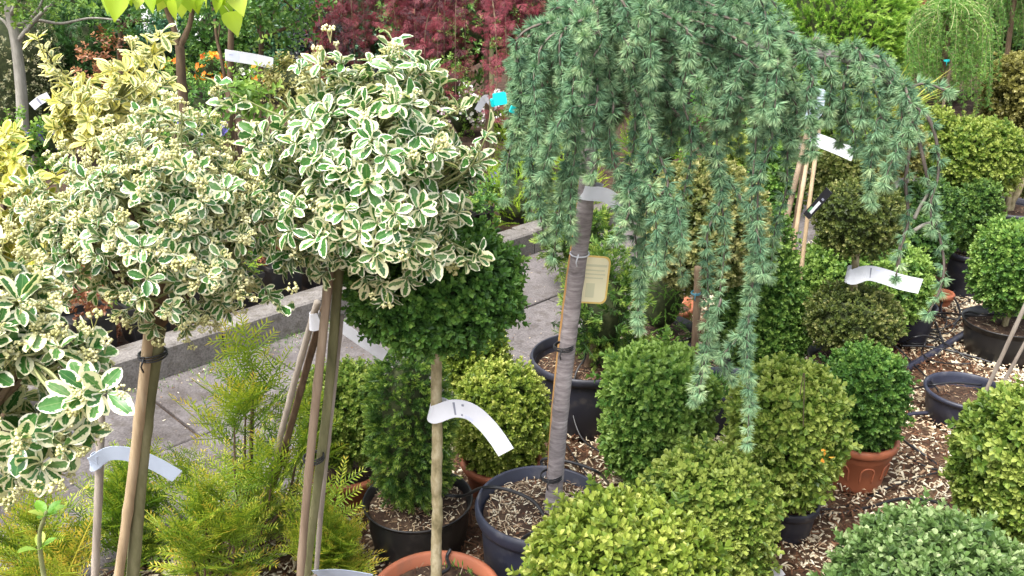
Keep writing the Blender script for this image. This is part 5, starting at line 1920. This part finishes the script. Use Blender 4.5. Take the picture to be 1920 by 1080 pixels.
# shrubs of the left background
GS = "shrubs in the back rows"
bush('beige ivy-clad column behind the grey tree trunk', -60, 110, 20, 300, 6.9, BROADSPRIG, M_BG_BEI, 900, seed=471, s=.42, tint=.5, e=3, core=.85, depth=.03, group=GS, lamp=.06)
bush('dark green pine at the upper left', 95, 235, 20, 215, 7.4, PINESP, M_BG_DRK, 620, 'dark_pine', 'tree', 472, 1.0, .5, group=GS, core=.75, shape='sq')
bush('coppery-leaved shrub in front of the dark pine', 160, 235, 70, 190, 6.6, BROADSPRIG, M_BG_RED, 70, seed=473, s=.62, tint=.5, group=GS, core=0, up=1.2)
bush('glossy blue-green shrub behind the forked tree', 270, 350, 10, 190, 7.6, BROADSPRIG, M_BG_BLU, 360, seed=474, s=.8, tint=.55, group=GS)
bush('leafy green shrub behind the slanting white label', 360, 480, 0, 150, 7.4, BROADSPRIG, M_BG_GRN, 420, seed=475, s=.8, tint=.55, group=GS)
bush('tall blue-green shrub right of the slanting white label', 480, 610, -30, 170, 7.5, BROADSPRIG, M_BG_BLU, 420, seed=476, s=.85, tint=.6, group=GS)
bush('bright green leafy clump low at the left edge', -20, 90, 225, 330, 4.7, BROADSPRIG, M_BG_LGT, 120, seed=477, s=.6, tint=.45, group=GS, core=.5)
bush('green perennial clump between the left trees', 270, 420, 165, 260, 5.6, BROADSPRIG, M_BG_GRN, 170, seed=478, s=.6, tint=.6, group=GS)
bush('lime leaves below the slanting white label', 430, 500, 150, 230, 4.6, BROADSPRIG, M_BG_LGT, 45, seed=479, s=.8, tint=.35, group=GS, core=0)
bush('yellow variegated bush behind the top of the middle tree', 500, 620, 120, 200, 5.4, BROADSPRIG, M_BOX_CRM, 240, seed=480, s=.5, tint=.55, group=GS)
bush('pale green bush between the two red maples', 800, 870, 120, 210, 7.8, BROADSPRIG, M_BG_LGT, 140, seed=481, s=.6, tint=.4, group=GS)
bush('dark shrub under the left red maple', 640, 780, 130, 230, 7.9, BROADSPRIG, M_BG_PUR, 220, seed=482, s=.7, tint=.5, group=GS)
bush('low green planting behind the kerb, left', 150, 330, 380, 600, 4.1, BROADSPRIG, M_BG_GRN, 260, seed=483, s=.6, tint=.5, group=GS)
bush('low red-leaved planting behind the kerb by the left trunk', 195, 280, 590, 680, 3.75, BROADSPRIG, M_BG_RED, 90, seed=484, s=.45, tint=.3, group=GS, core=0)
bush('shady green shrub behind the kerb under the middle tree', 430, 640, 300, 520, 5.0, BROADSPRIG, M_BG_GRN, 300, seed=485, s=.7, tint=.45, group=GS)
bush('dark leafy shrub behind the kerb in line with the box standard', 640, 870, 250, 420, 6.0, BROADSPRIG, M_BG_BLU, 320, seed=486, s=.75, tint=.5, group=GS)

# right background
bush('rounded bright green dwarf spruce above the cedar arm', 1445, 1690, -60, 190, 5.7, SPRUCE, M_SPRUCE, 4200, 'dwarf_spruce', 'conifer', 491, 1.45, .42, group=GS, lamp=.13, depth=.03, core=.9, sep=160, piece='shoot', spread=.55, up=.25)
bush('rust brown conifer between the spruce and the larch', 1670, 1712, -40, 70, 7.4, PINESP, M_BG_RED, 160, 'brown_conifer', 'conifer', 492, .9, .2, group=GS)
bush('green shrub behind the weeping larch', 1690, 1790, -40, 130, 7.6, BROADSPRIG, M_BG_GRN, 300, seed=493, s=.8, tint=.6, group=GS)
bush('dark green shrub far behind the cedar arm', 1200, 1460, -60, 170, 8.2, BROADSPRIG, M_BG_BLU, 420, seed=494, s=.9, tint=.5, group=GS)


def grass(label, px, py, Y, n, seed, s):
    r = np.random.default_rng(seed)
    f = D(px, py, Y)
    f[2] = max(0.0, f[2])
    root = thing('ornamental_grass', label, 'grass', f, GS)
    pos = np.repeat(f[None], n, 0) + r.normal(size=(n, 3)) * np.array([.03, .03, 0])
    a = r.uniform(0, 6.28, n)
    d = np.stack([np.cos(a) * .5, np.sin(a) * .5, np.full(n, 1.)], 1) + r.normal(size=(n, 3)) * .2
    h = np.stack([-np.cos(a), -np.sin(a), np.full(n, .4)], 1)
    place_pieces('blade', BLADE, pos, frames(d, h), s * r.uniform(.7, 1.3, n), r.uniform(.1, 1, n), r.integers(0, 3, n), M_GOLD_GRASS, root, 60, 'blades', True)


grass('golden grass tuft under the end of the cedar arm', 1655, 235, 4.7, 110, 495, 1.0)


def weeping_larch(label, x0, x1, ytop, ybot, Y, ntr, seed, tx):
    r = np.random.default_rng(seed)
    f = D(tx, 100, Y)
    top = D(tx, ytop, Y)
    root = thing('weeping_larch', label, 'tree', (f[0], f[1], 0), "weeping larches")
    part('trunk', stem_between((f[0], f[1], 0), top, .020, .016, .008, seed), M_BARK_BROWN, root, True)
    lp, ld, lt = [], [], []
    for i in range(ntr):
        x = r.uniform(x0, x1)
        Yy = Y + r.normal() * .16
        s = D(x, ytop + r.uniform(-5, 45) + abs(x - tx) * .15, Yy)
        e = D(x + r.normal() * 6, r.uniform(ytop + (ybot - ytop) * .45, ybot), Yy)
        P = smooth_path([top, (top + s) / 2 + np.array([0, r.normal() * .05, r.uniform(.0, .07)]), s, s * .5 + e * .5 + r.normal(size=3) * np.array([.02, .02, 0]), e], 8)
        part('branch', tube(P, np.linspace(.0035, .0010, len(P)), 4), M_TWIG_GRN, root, True)
        m = int(np.linalg.norm(np.diff(P, axis=0), axis=1).sum() / .013)
        q = np.linspace(.12, 1, m) * (len(P) - 1)
        for c_, kk_ in enumerate(q):
            i0 = min(int(kk_), len(P) - 2)
            p = P[i0] + (P[i0 + 1] - P[i0]) * (kk_ - i0)
            a = c_ * 2.4 + r.normal() * .4
            lp.append(p); ld.append(np.array([math.cos(a), math.sin(a), -.35 + r.normal() * .3])); lt.append(.42 + r.normal() * .16 + .12 * math.sin(i))
    lp, ld, lt = np.array(lp), np.array(ld), np.array(lt)
    n = len(lp)
    place_pieces('needle_tuft', LARCHTUFT, lp, frames(ld, r.normal(size=(n, 3))), r.uniform(.8, 1.25, n), lt, r.integers(0, 4, n), M_LARCH, root, 120, 'needles')


weeping_larch('weeping larch with a bare stake in its green curtain', 1700, 1858, 14, 222, 5.0, 95, 501, 1783)
weeping_larch('second weeping larch, at the top right corner', 1835, 1990, -25, 112, 5.9, 70, 502, 1905)
a = D(1776, 140, 5.0)
solo('wooden_stake', tube([(a[0], a[1], 0), (a[0] + .01, a[1], a[2] + .13)], .009, 7), M_CANE_BRN, 'bare brown stake inside the weeping larch', 'stake', GST, True)
tie(D(1775, 113, 4.86), .014, 'turquoise tie on the stake of the weeping larch', 2, M_TURQ)

# far rows: separate shrubs closing the view, hedges and white panels on posts
rb = np.random.default_rng(520)
kinds = [('broad green shrub', BROADSPRIG, M_BG_GRN, 1.1), ('blue-green shrub', BROADSPRIG, M_BG_BLU, 1.1), ('light green shrub', BROADSPRIG, M_BG_LGT, 1.0), ('dark conifer', PINESP, M_BG_DRK, 1.4)]
place_words = ['far left corner', 'left, behind the dark pine', 'left, behind the forked tree', 'behind the slanting label', 'left of the maples', 'behind the left maple', 'behind the right maple', 'behind the cedar top', 'behind the cedar arm', 'behind the dwarf spruce', 'behind the larch', 'far right corner']
for i in range(12):
    px = -60 + i * 185
    lab, tm, mt, s = kinds[(i * 3 + i // 4) % 4]
    Y = 9.6 + rb.uniform(-.5, .9)
    bush(f'{lab} in the far row, {place_words[i]}', px - 135, px + 135, -140 + rb.uniform(-20, 20), 150, Y, tm, mt, 480, 'shrub' if 'conifer' not in lab else 'dark_conifer', 'shrub', 521 + i, s, .5, group="shrubs of the far row", core=.82, foot=0)
for i, (xa, xb, yy) in enumerate(((-11, -3.5, 14.0), (-3.5, 4, 14.6), (4, 11.5, 14.2))):
    w = ['left', 'middle', 'right'][i]
    root = thing('hedge', f'tall clipped hedge closing the far end of the nursery, {w} stretch', 'hedge', ((xa + xb) / 2, yy, 0), "far hedges")
    crown(root, np.array([(xa + xb) / 2, yy, 1.3]), np.array([(xb - xa) / 2 + .2, .6, 1.35]), 2200, BROADSPRIG, [M_BG_GRN, M_BG_BLU, M_BG_GRN][i], 6.0, 'square', seed=540 + i, s=1.5, core=.93, depth=.05, lamp=.02, tint=.45)
# white panels on posts, standing in for white patches between the leaves
for i, (px, py, Y, w, h, lab) in enumerate(((70, 45, 9.0, .5, .35, 'white panel glimpsed behind the grey tree trunk'), (300, 30, 9.0, .35, .3, 'white panel glimpsed behind the catalpa leaves'), (385, 60, 8.9, .25, .3, 'white panel glimpsed left of the slanting label'))):
    p = D(px, py, Y)
    root = thing('white_panel', lab, 'board', (p[0], p[1], 0.05), "white boards at the back")
    part('panel', box(p, w, .03, h, None, .004), M_WHITE_PANEL, root)
    part('post', box((p[0], p[1] + .03, (p[2] - h / 2) / 2 + .05), .05, .03, p[2] - h / 2 + .1), M_BARK_GREY, root)


# ------------------------------------------------------------------ labels
GL = "white plant labels"


def label(lab, pts, up, w, mat=None, th=.0006, print_at=None, prints=()):
    """pts: world points of the strip; prints: (fraction along, width fraction from the lower edge, len, height) marks"""
    P = [np.asarray(p, float) for p in pts]
    t = ribbon(P, up, w, th)
    v = t['v']
    loc = np.array([(v[:, 0].min() + v[:, 0].max()) / 2, (v[:, 1].min() + v[:, 1].max()) / 2, v[:, 2].min()])
    root = thing('plant_label', lab, 'label', loc, GL)
    part('strip', t, mat or M_LABEL, root)
    S = smooth_path(P, 24)
    seg = np.concatenate([[0], np.cumsum(np.linalg.norm(np.diff(S, axis=0), axis=1))])
    for (fa, fb, lo, hi, m) in prints:
        q = np.linspace(fa, fb, 6) * seg[-1]
        C = np.stack([np.interp(q, seg, S[:, c]) for c in range(3)], 1)
        tg = nrm(np.gradient(C, axis=0))
        U = nrm(np.asarray(up, float)[None] - tg * (tg @ np.asarray(up, float))[:, None])
        Nn = np.cross(tg, U)
        side = np.sign(np.sum(Nn * (np.array([0, 0, CAM_H]) - C), 1))[:, None]
        C = C + Nn * side * (th + .0006) + U * ((lo + hi) / 2 - .5) * w
        part('print', ribbon(C, up, (hi - lo) * w, .0002), m, root)
    return root


def loop_and_tail(c, r, tail, n=9):
    """points that go round a stem and then run out along the tail"""
    a = np.linspace(-math.pi * .35, math.pi * 1.40, n)
    P = [np.array([c[0] + (r + .003 * i / n) * math.cos(q), c[1] + (r + .003 * i / n) * math.sin(q), c[2]]) for i, q in enumerate(a)]
    return P + [np.asarray(t) for t in tail]


ZU = (0, 0, 1)
marks = lambda *a: tuple(a)
# on the box standard
c0 = D(822, 769, 1.77)
label('white label looped round the pale box trunk, its tail curving down right',
      loop_and_tail(c0, .0185, [D(850, 766, 1.735), D(882, 772, 1.72), D(910, 795, 1.71), D(932, 822, 1.70), D(949, 848, 1.69)]), (.25, .1, 1), .041, None, .0007,
      prints=((.50, .515, .15, .85, M_INK), (.56, .575, .66, .78, M_INK), (.56, .575, .12, .22, M_INK), (.60, .68, .08, .2, M_INK_BLUE)))
# two-tier topiary
c0 = D(1600, 515, 3.17)
label('white label waving out to the right from the trunk of the two-tier topiary',
      loop_and_tail(c0, .024, [D(1624, 512, 3.12), D(1650, 516, 3.10), D(1690, 529, 3.08), D(1726, 537, 3.07)]), (.1, .05, 1), .058, None, .0007, prints=((.52, .53, .2, .85, M_INK), (.56, .6, .75, .8, M_INK_BLUE)))
# tree on the left
c0 = D(427, 103, 5.46)
label('slanting white label hung between two thin trees at the upper left', [D(422, 103, 5.44), D(450, 107, 5.42), D(480, 112, 5.40), D(512, 119, 5.38)], ZU, .066, None, .001, prints=((.04, .30, .1, .9, M_INK_BLUE), (.08, .2, .55, .62, M_INK)))
# cane tripod on the right
label('white label pointing down to the right from the cane tripod', [D(1519, 258, 3.75), D(1545, 267, 3.73), D(1575, 279, 3.72), D(1602, 291, 3.7)], (.35, 0, 1), .055, None, .001, prints=((.05, .07, .2, .8, M_INK_BLUE),))
label('small white label half hidden left of the cane tripod', [D(1472, 228, 3.8), D(1484, 229, 3.78), D(1497, 231, 3.77)], (.3, 0, 1), .028, None, .001, prints=((.5, .6, .2, .8, M_INK),))
# cedar trunk
c0 = D(1108, 358, 2.07)
label('white label round the top of the cedar trunk, half hidden by needles', loop_and_tail(c0, .0225, [D(1135, 366, 2.02), D(1160, 382, 2.00), D(1185, 400, 1.99)]), (.4, 0, 1), .034, None, .0007)
# left canes
c0 = D(181, 864, 1.71)
label('pale blue label looped round the far left cane, its tail passing behind the brown cane', loop_and_tail(c0, .0105, [D(200, 852, 1.71), D(230, 850, 1.72), D(262, 858, 1.73), D(295, 872, 1.74), D(332, 893, 1.75)]), (.2, 0, 1), .036, M_LABEL_BLUE, .0007)
label('short white label wrapped round the thin grey leaning cane', loop_and_tail(D(591, 601, 1.965), .0115, [D(600, 602, 1.95)]), (.1, 0, 1), .043, M_LABEL, .0007)
label('white label with a torn end hanging beneath the dark box ball', [D(640, 612, 1.9), D(668, 632, 1.88), D(695, 650, 1.86), D(722, 668, 1.85)], (.5, 0, 1), .028)
label('small white label deep inside the tallest golden yew', [D(412, 938, 2.12), D(416, 956, 2.1), D(424, 978, 2.09)], (1, .2, .2), .022)
label('white label lying across the front of the mossy terracotta pot', [D(590, 1076, 1.72), D(640, 1074, 1.70), D(700, 1083, 1.69)], (.05, -.4, 1), .03, M_LABEL_BLUE)
label('crumpled white label low among the yews in the lower left', [D(88, 1040, 2.0), D(100, 1030, 2.02), D(112, 1042, 1.98), D(128, 1040, 2.0)], (.5, .3, 1), .022)
label('pale label hidden among the nearest variegated leaves', [D(85, 850, 1.3), D(105, 838, 1.3), D(140, 815, 1.3)], (.3, 0, 1), .026, M_LABEL_BLUE, prints=((.55, .57, .1, .9, M_INK), (.62, .64, .1, .9, M_INK), (.69, .71, .1, .9, M_INK)))
label('white label on the trunk of the right red maple', [D(895, 208, 6.2), D(908, 186, 6.22), D(916, 187, 6.22), D(930, 205, 6.2)], ZU, .05)
label('white label low in front of the small box bush by the navy pot', [D(1449, 1066, 2.0), D(1456, 1072, 2.0), D(1464, 1082, 2.0)], (.4, 0, 1), .03)
label('small white label on the grey trunk at the upper left', [D(60, 200, 5.5), D(75, 188, 5.5), D(92, 180, 5.5)], (.2, 0, 1), .05, prints=((.4, .5, .1, .9, M_INK),))

# hang tags: rounded cards on loops
def card(lab, c, w, h, R, mat, edge=None, prints=(), th=.0012, corner=.35, name='hang_tag', group=None, cat='tag'):
    def outline(ww, hh, rr_):
        pts = []
        for cx, cy, a0 in ((ww / 2 - rr_, hh / 2 - rr_, 0), (-ww / 2 + rr_, hh / 2 - rr_, 90), (-ww / 2 + rr_, -hh / 2 + rr_, 180), (ww / 2 - rr_, -hh / 2 + rr_, 270)):
            for q in np.linspace(0, 90, 6):
                a = math.radians(a0 + q)
                pts.append((cx + rr_ * math.cos(a), cy + rr_ * math.sin(a)))
        return np.array(pts)

    def slab(ww, hh, rr_, y0, y1):
        o_ = outline(ww, hh, rr_)
        n_ = len(o_)
        v = np.concatenate([np.stack([o_[:, 0], np.full(n_, y0), o_[:, 1]], 1), np.stack([o_[:, 0], np.full(n_, y1), o_[:, 1]], 1), [[0, y0, 0], [0, y1, 0]]])
        f = []
        for j in range(n_):
            k_ = (j + 1) % n_
            f += [(2 * n_, j, k_), (2 * n_ + 1, n_ + k_, n_ + j), (j, n_ + j, n_ + k_), (j, n_ + k_, k_)]
        return T(v @ np.asarray(R).T + c, f)
    root = thing(name, lab, cat, c, group)
    rr_ = corner * min(w, h)
    part('card', slab(w, h, rr_, -th, th), edge or mat, root)
    if edge:
        part('face', slab(w * .9, h * .93, rr_ * .85, -th - .0006, -th - .0001), mat, root)
    for (x, z, ww, hh, m) in prints:
        part('print', box(np.asarray(c) + np.asarray(R) @ np.array([x * w, -th - .0012, z * h]), ww * w, .0006, hh * h, R), m, root)
    return root


def rot(rx=0, ry=0, rz=0):
    return np.array((Matrix.Rotation(rz, 3, 'Z') @ Matrix.Rotation(ry, 3, 'Y') @ Matrix.Rotation(rx, 3, 'X')))


card('large cream hang tag with a yellow edge behind the cedar trunk', D(1104, 524, 2.12), .105, .125, rot(-.15, .12, .15), M_TAG_YEL, M_TAG_EDGE,
     prints=((.12, .30, .6, .05, M_TAG_PALE), (.12, .2, .5, .03, M_TAG_PALE), (.12, .12, .55, .03, M_TAG_PALE), (.12, .04, .45, .03, M_TAG_PALE), (.05, -.22, .22, .3, M_TAG_PALE)), corner=.16)
card('pale blue rounded hang tag with lines of print on the cane tripod', D(1529, 200, 3.72), .068, .15, rot(-.1, .1, -.1), M_LABEL_BLUE, None,
     prints=tuple((0, .3 - i * .09, .7, .02, M_INK) for i in range(7)), corner=.35)
card('narrow black picture tag tilted in front of the upper topiary ball', D(1533, 382, 3.05), .030, .15, rot(.2, .62, -.75), M_GLOSS_BLACK, None, prints=((.1, -.12, .35, .42, M_LABEL), (-.2, -.25, .25, .18, M_CARD_GREEN), (.15, .2, .3, .06, M_INK)), corner=.06)
root = card('turquoise plastic tag clipped to a cedar shoot', D(937, 185, 1.76), .026, .024, rot(-.1, -.12, .2), M_TURQ, None, corner=.15, th=.004)
part('side_wing', box(D(927, 191, 1.76), .014, .008, .016, rot(0, -.2, .5), .002), M_TURQ, root)
card('small turquoise tag lower on the same cedar shoot', D(963, 206, 2.08), .018, .016, rot(0, .4, .3), M_TURQ, None, corner=.15, th=.003)

# cane tripod on the right with a dark trunk
for (pa, pb, Ya, Yb, r_, m, lab, nm) in (((1531, 185), (1478, 395), 3.85, 3.72, .0125, M_CANE_BRN, 'brown cane leaning left in the tripod behind the cedar', 'bamboo_cane'),
                                         ((1541, 190), (1512, 430), 3.84, 3.66, .009, M_CANE_TAN, 'upright tan cane in the tripod behind the cedar', 'bamboo_cane'),
                                         ((1524, 240), (1494, 425), 3.80, 3.66, .009, M_CANE_TAN, 'tan cane crossing the upright one in the tripod', 'bamboo_cane'),
                                         ((1525, 215), (1496, 395), 3.92, 3.92, .014, M_BARK_BROWN, 'dark little trunk inside the cane tripod', 'wooden_stake'),
                                         ((1524, 315), (1535, 390), 4.0, 4.0, .014, M_BARK_GREY, 'grey stub of a post right of the cane tripod', 'wooden_stake'),
                                         ((1538, 330), (1544, 395), 4.02, 4.0, .009, M_CANE_GREY, 'short pale stake end beside the grey stub', 'wooden_stake')):
    a, b, t = grounded('c', pa, pb, Ya, Yb, r_, m, '', GST, seed=int(pa[0]), nodes=5)
    solo(nm, t, m, lab, 'cane' if nm == 'bamboo_cane' else 'stake', GST, True)
tie(D(1481, 360, 3.74), .022, 'black tie round the lower part of the cane tripod')
# wooden stake against the cedar trunk and the little trunk behind the curtain
solo('wooden_stake', tube(smooth_path([D(1092, 335, 2.12), D(1085, 400, 2.11), D(1062, 560, 2.1), D(1040, 760, 2.08), base + np.array([-.01, .05, -.02])], 6), .0085, 6), M_TRELLIS, 'orange wooden stake tied behind the cedar trunk', 'stake', GST, True)
a, b, t = grounded('c', (1308, 500), (1303, 680), 2.9, 2.9, .013, M_BARK_BROWN, '', GST, seed=77, nodes=1)
solo('wooden_stake', t, M_BARK_BROWN, 'brown stake with a blue tie standing behind the loose green box column', 'stake', GST, True)
tie(D(1305, 548, 2.9), .016, 'blue tie round the brown stake behind the cedar shoots', 2, M_TIE_BLUE)

# ------------------------------------------------------------------ irrigation hoses
GH = "irrigation hoses on the mulch"


def hose(lab, pts, r=.0032, mat=None, name='irrigation_hose', cat='hose'):
    P = []
    for q in pts:
        if len(q) == 3:
            P.append(G(q[0], q[1], q[2]))
        else:
            P.append(D(q[0], q[1], q[3]))
    P = smooth_path(P, 10)
    solo(name, tube(P, r * 1.3 if r < .01 else r, 7), mat or M_RUBBER, lab, cat, GH, True)


hose('thin hose arching from the big black pot down to the pale chips', [(1070, 640, .29), (1085, 650, .30), (1098, 668, .285), (1080, 700, .24), (1072, 760, .14), (1090, 820, .06), (1130, 850, .02), (1170, 875, .012)], .0028)
hose('black hose running over the rims of the low black pot and the navy pot', [(830, 928, .17), (868, 930, .185), (905, 915, .33), (950, 918, .36), (1000, 940, .345), (1025, 975, .32), (1035, 985, .305)], .0038)
hose('black hose looping down the front of the navy pot', [(1040, 990, .33), (1010, 993, .35), (975, 1015, .30), (962, 1050, .22), (968, 1100, .08), (975, 1130, .02)], .0035)
hose('hose curling round the foot of the pale trunk in the mossy pot', [(845, 1030, .26), (838, 1045, .25), (842, 1065, .26), (822, 1078, .262), (800, 1095, .262)], .0038)
hose('hose over the back rim of the navy pot behind the cedar trunk', [(1020, 880, .31), (1015, 865, .33), (1030, 860, .345), (1075, 868, .35), (1120, 885, .34), (1140, 905, .2)], .0035)
hose('hose running from under the dark box ball into the terracotta pot', [(1660, 805, .16), (1668, 800, .18), (1700, 830, .06), (1740, 858, .02), (1785, 895, .015)], .0038)
hose('long hose curving across the chips in front of the terracotta pot', [(1530, 965, .012), (1580, 962, .014), (1640, 948, .02), (1690, 935, .03), (1740, 938, .02), (1780, 950, .012)], .0040)
hose('hose crossing the chips just right of the terracotta pot', [(1530, 950, .05), (1545, 955, .03), (1600, 945, .013), (1690, 905, .013), (1780, 880, .013), (1830, 872, .013)], .0026)
hose('thick black hose lying behind the bare soil patch', [(1685, 782, .02), (1720, 775, .025), (1770, 776, .025), (1806, 785, .02), (1830, 800, .015)], .0062, M_PIPE)
hose('hose lying across the rim of the bare blue-black pot', [(1690, 738, .02), (1710, 730, .05), (1748, 722, .14), (1790, 718, .135), (1840, 722, .11)], .0032)
hose('fat blue-black water pipe lying diagonally on the chips', [(1685, 700, .012), (1720, 680, .018), (1770, 650, .018), (1822, 618, .018)], .018, M_PIPE, 'water_pipe', 'pipe')
rh = np.random.default_rng(600)
TL = ['arching over the water pipe', 'running from the charcoal pot to the bare pot', 'lying flat along the upper chips', 'looping low beside the terracotta pot', 'crossing towards the wide low black pot', 'coiled behind the water pipe', 'thin and straight above the water pipe', 'curling down from the pot rim at the right']
TP = [[(1700, 640, .06), (1715, 632, .10), (1740, 630, .10), (1775, 645, .06), (1810, 670, .02), (1845, 690, .012)],
      [(1655, 645, .05), (1680, 650, .05), (1720, 690, .03), (1750, 720, .12), (1760, 735, .11)],
      [(1690, 648, .03), (1740, 650, .03), (1800, 662, .03), (1860, 680, .02)],
      [(1752, 600, .02), (1760, 620, .05), (1768, 640, .03), (1775, 655, .012)],
      [(1735, 585, .04), (1780, 588, .06), (1825, 592, .18), (1870, 590, .20), (1915, 596, .19)],
      [(1770, 545, .03), (1790, 560, .08), (1800, 590, .06), (1785, 610, .02), (1770, 600, .02), (1765, 570, .05), (1790, 545, .06)],
      [(1735, 585, .02), (1770, 595, .03), (1800, 600, .03), (1826, 605, .05)],
      [(1840, 590, .18), (1815, 585, .16), (1806, 600, .06), (1815, 620, .012)]]
for lab, pts in zip(TL, TP):
    hose('black hose ' + lab, pts, rh.uniform(.0030, .0042))
hose('black hose hanging over the edge behind the small box globe', [(1835, 470, .22), (1845, 490, .18), (1850, 520, .05), (1830, 545, .012)], .0035)
hose('thin hose at the foot of the box pyramid', [(1505, 640, .06), (1520, 630, .08), (1540, 650, .04), (1552, 670, .012)], .0035)

for i in range(11):
    x0, y0 = rh.uniform(1690, 1800), rh.uniform(545, 640)
    pts, h = [], rh.uniform(0, 6.28)
    x, y = x0, y0
    for j in range(7):
        pts.append((x, y, .012 + abs(rh.normal()) * .03))
        h += rh.normal() * .9
        x = min(max(x + math.cos(h) * 38, 1680), 1860)
        y = min(max(y + math.sin(h) * 20, 530), 705)
    hose('one of the thin black hoses tangled together on the chips at the right', pts, .0024)
for lab, pts in (('thin hose trailing over the chips between the navy pot and the loose green column', [(1060, 830, .012), (1085, 870, .02), (1110, 900, .012), (1135, 915, .012)]),
                 ('hose along the chips behind the terracotta pot with arches', [(1690, 850, .012), (1730, 872, .014), (1760, 880, .012), (1800, 868, .012)]),
                 ('hose climbing out of the shade below the box pyramid', [(1490, 690, .012), (1510, 668, .05), (1535, 660, .08), (1560, 690, .03)])):
    hose(lab, pts, .0026)
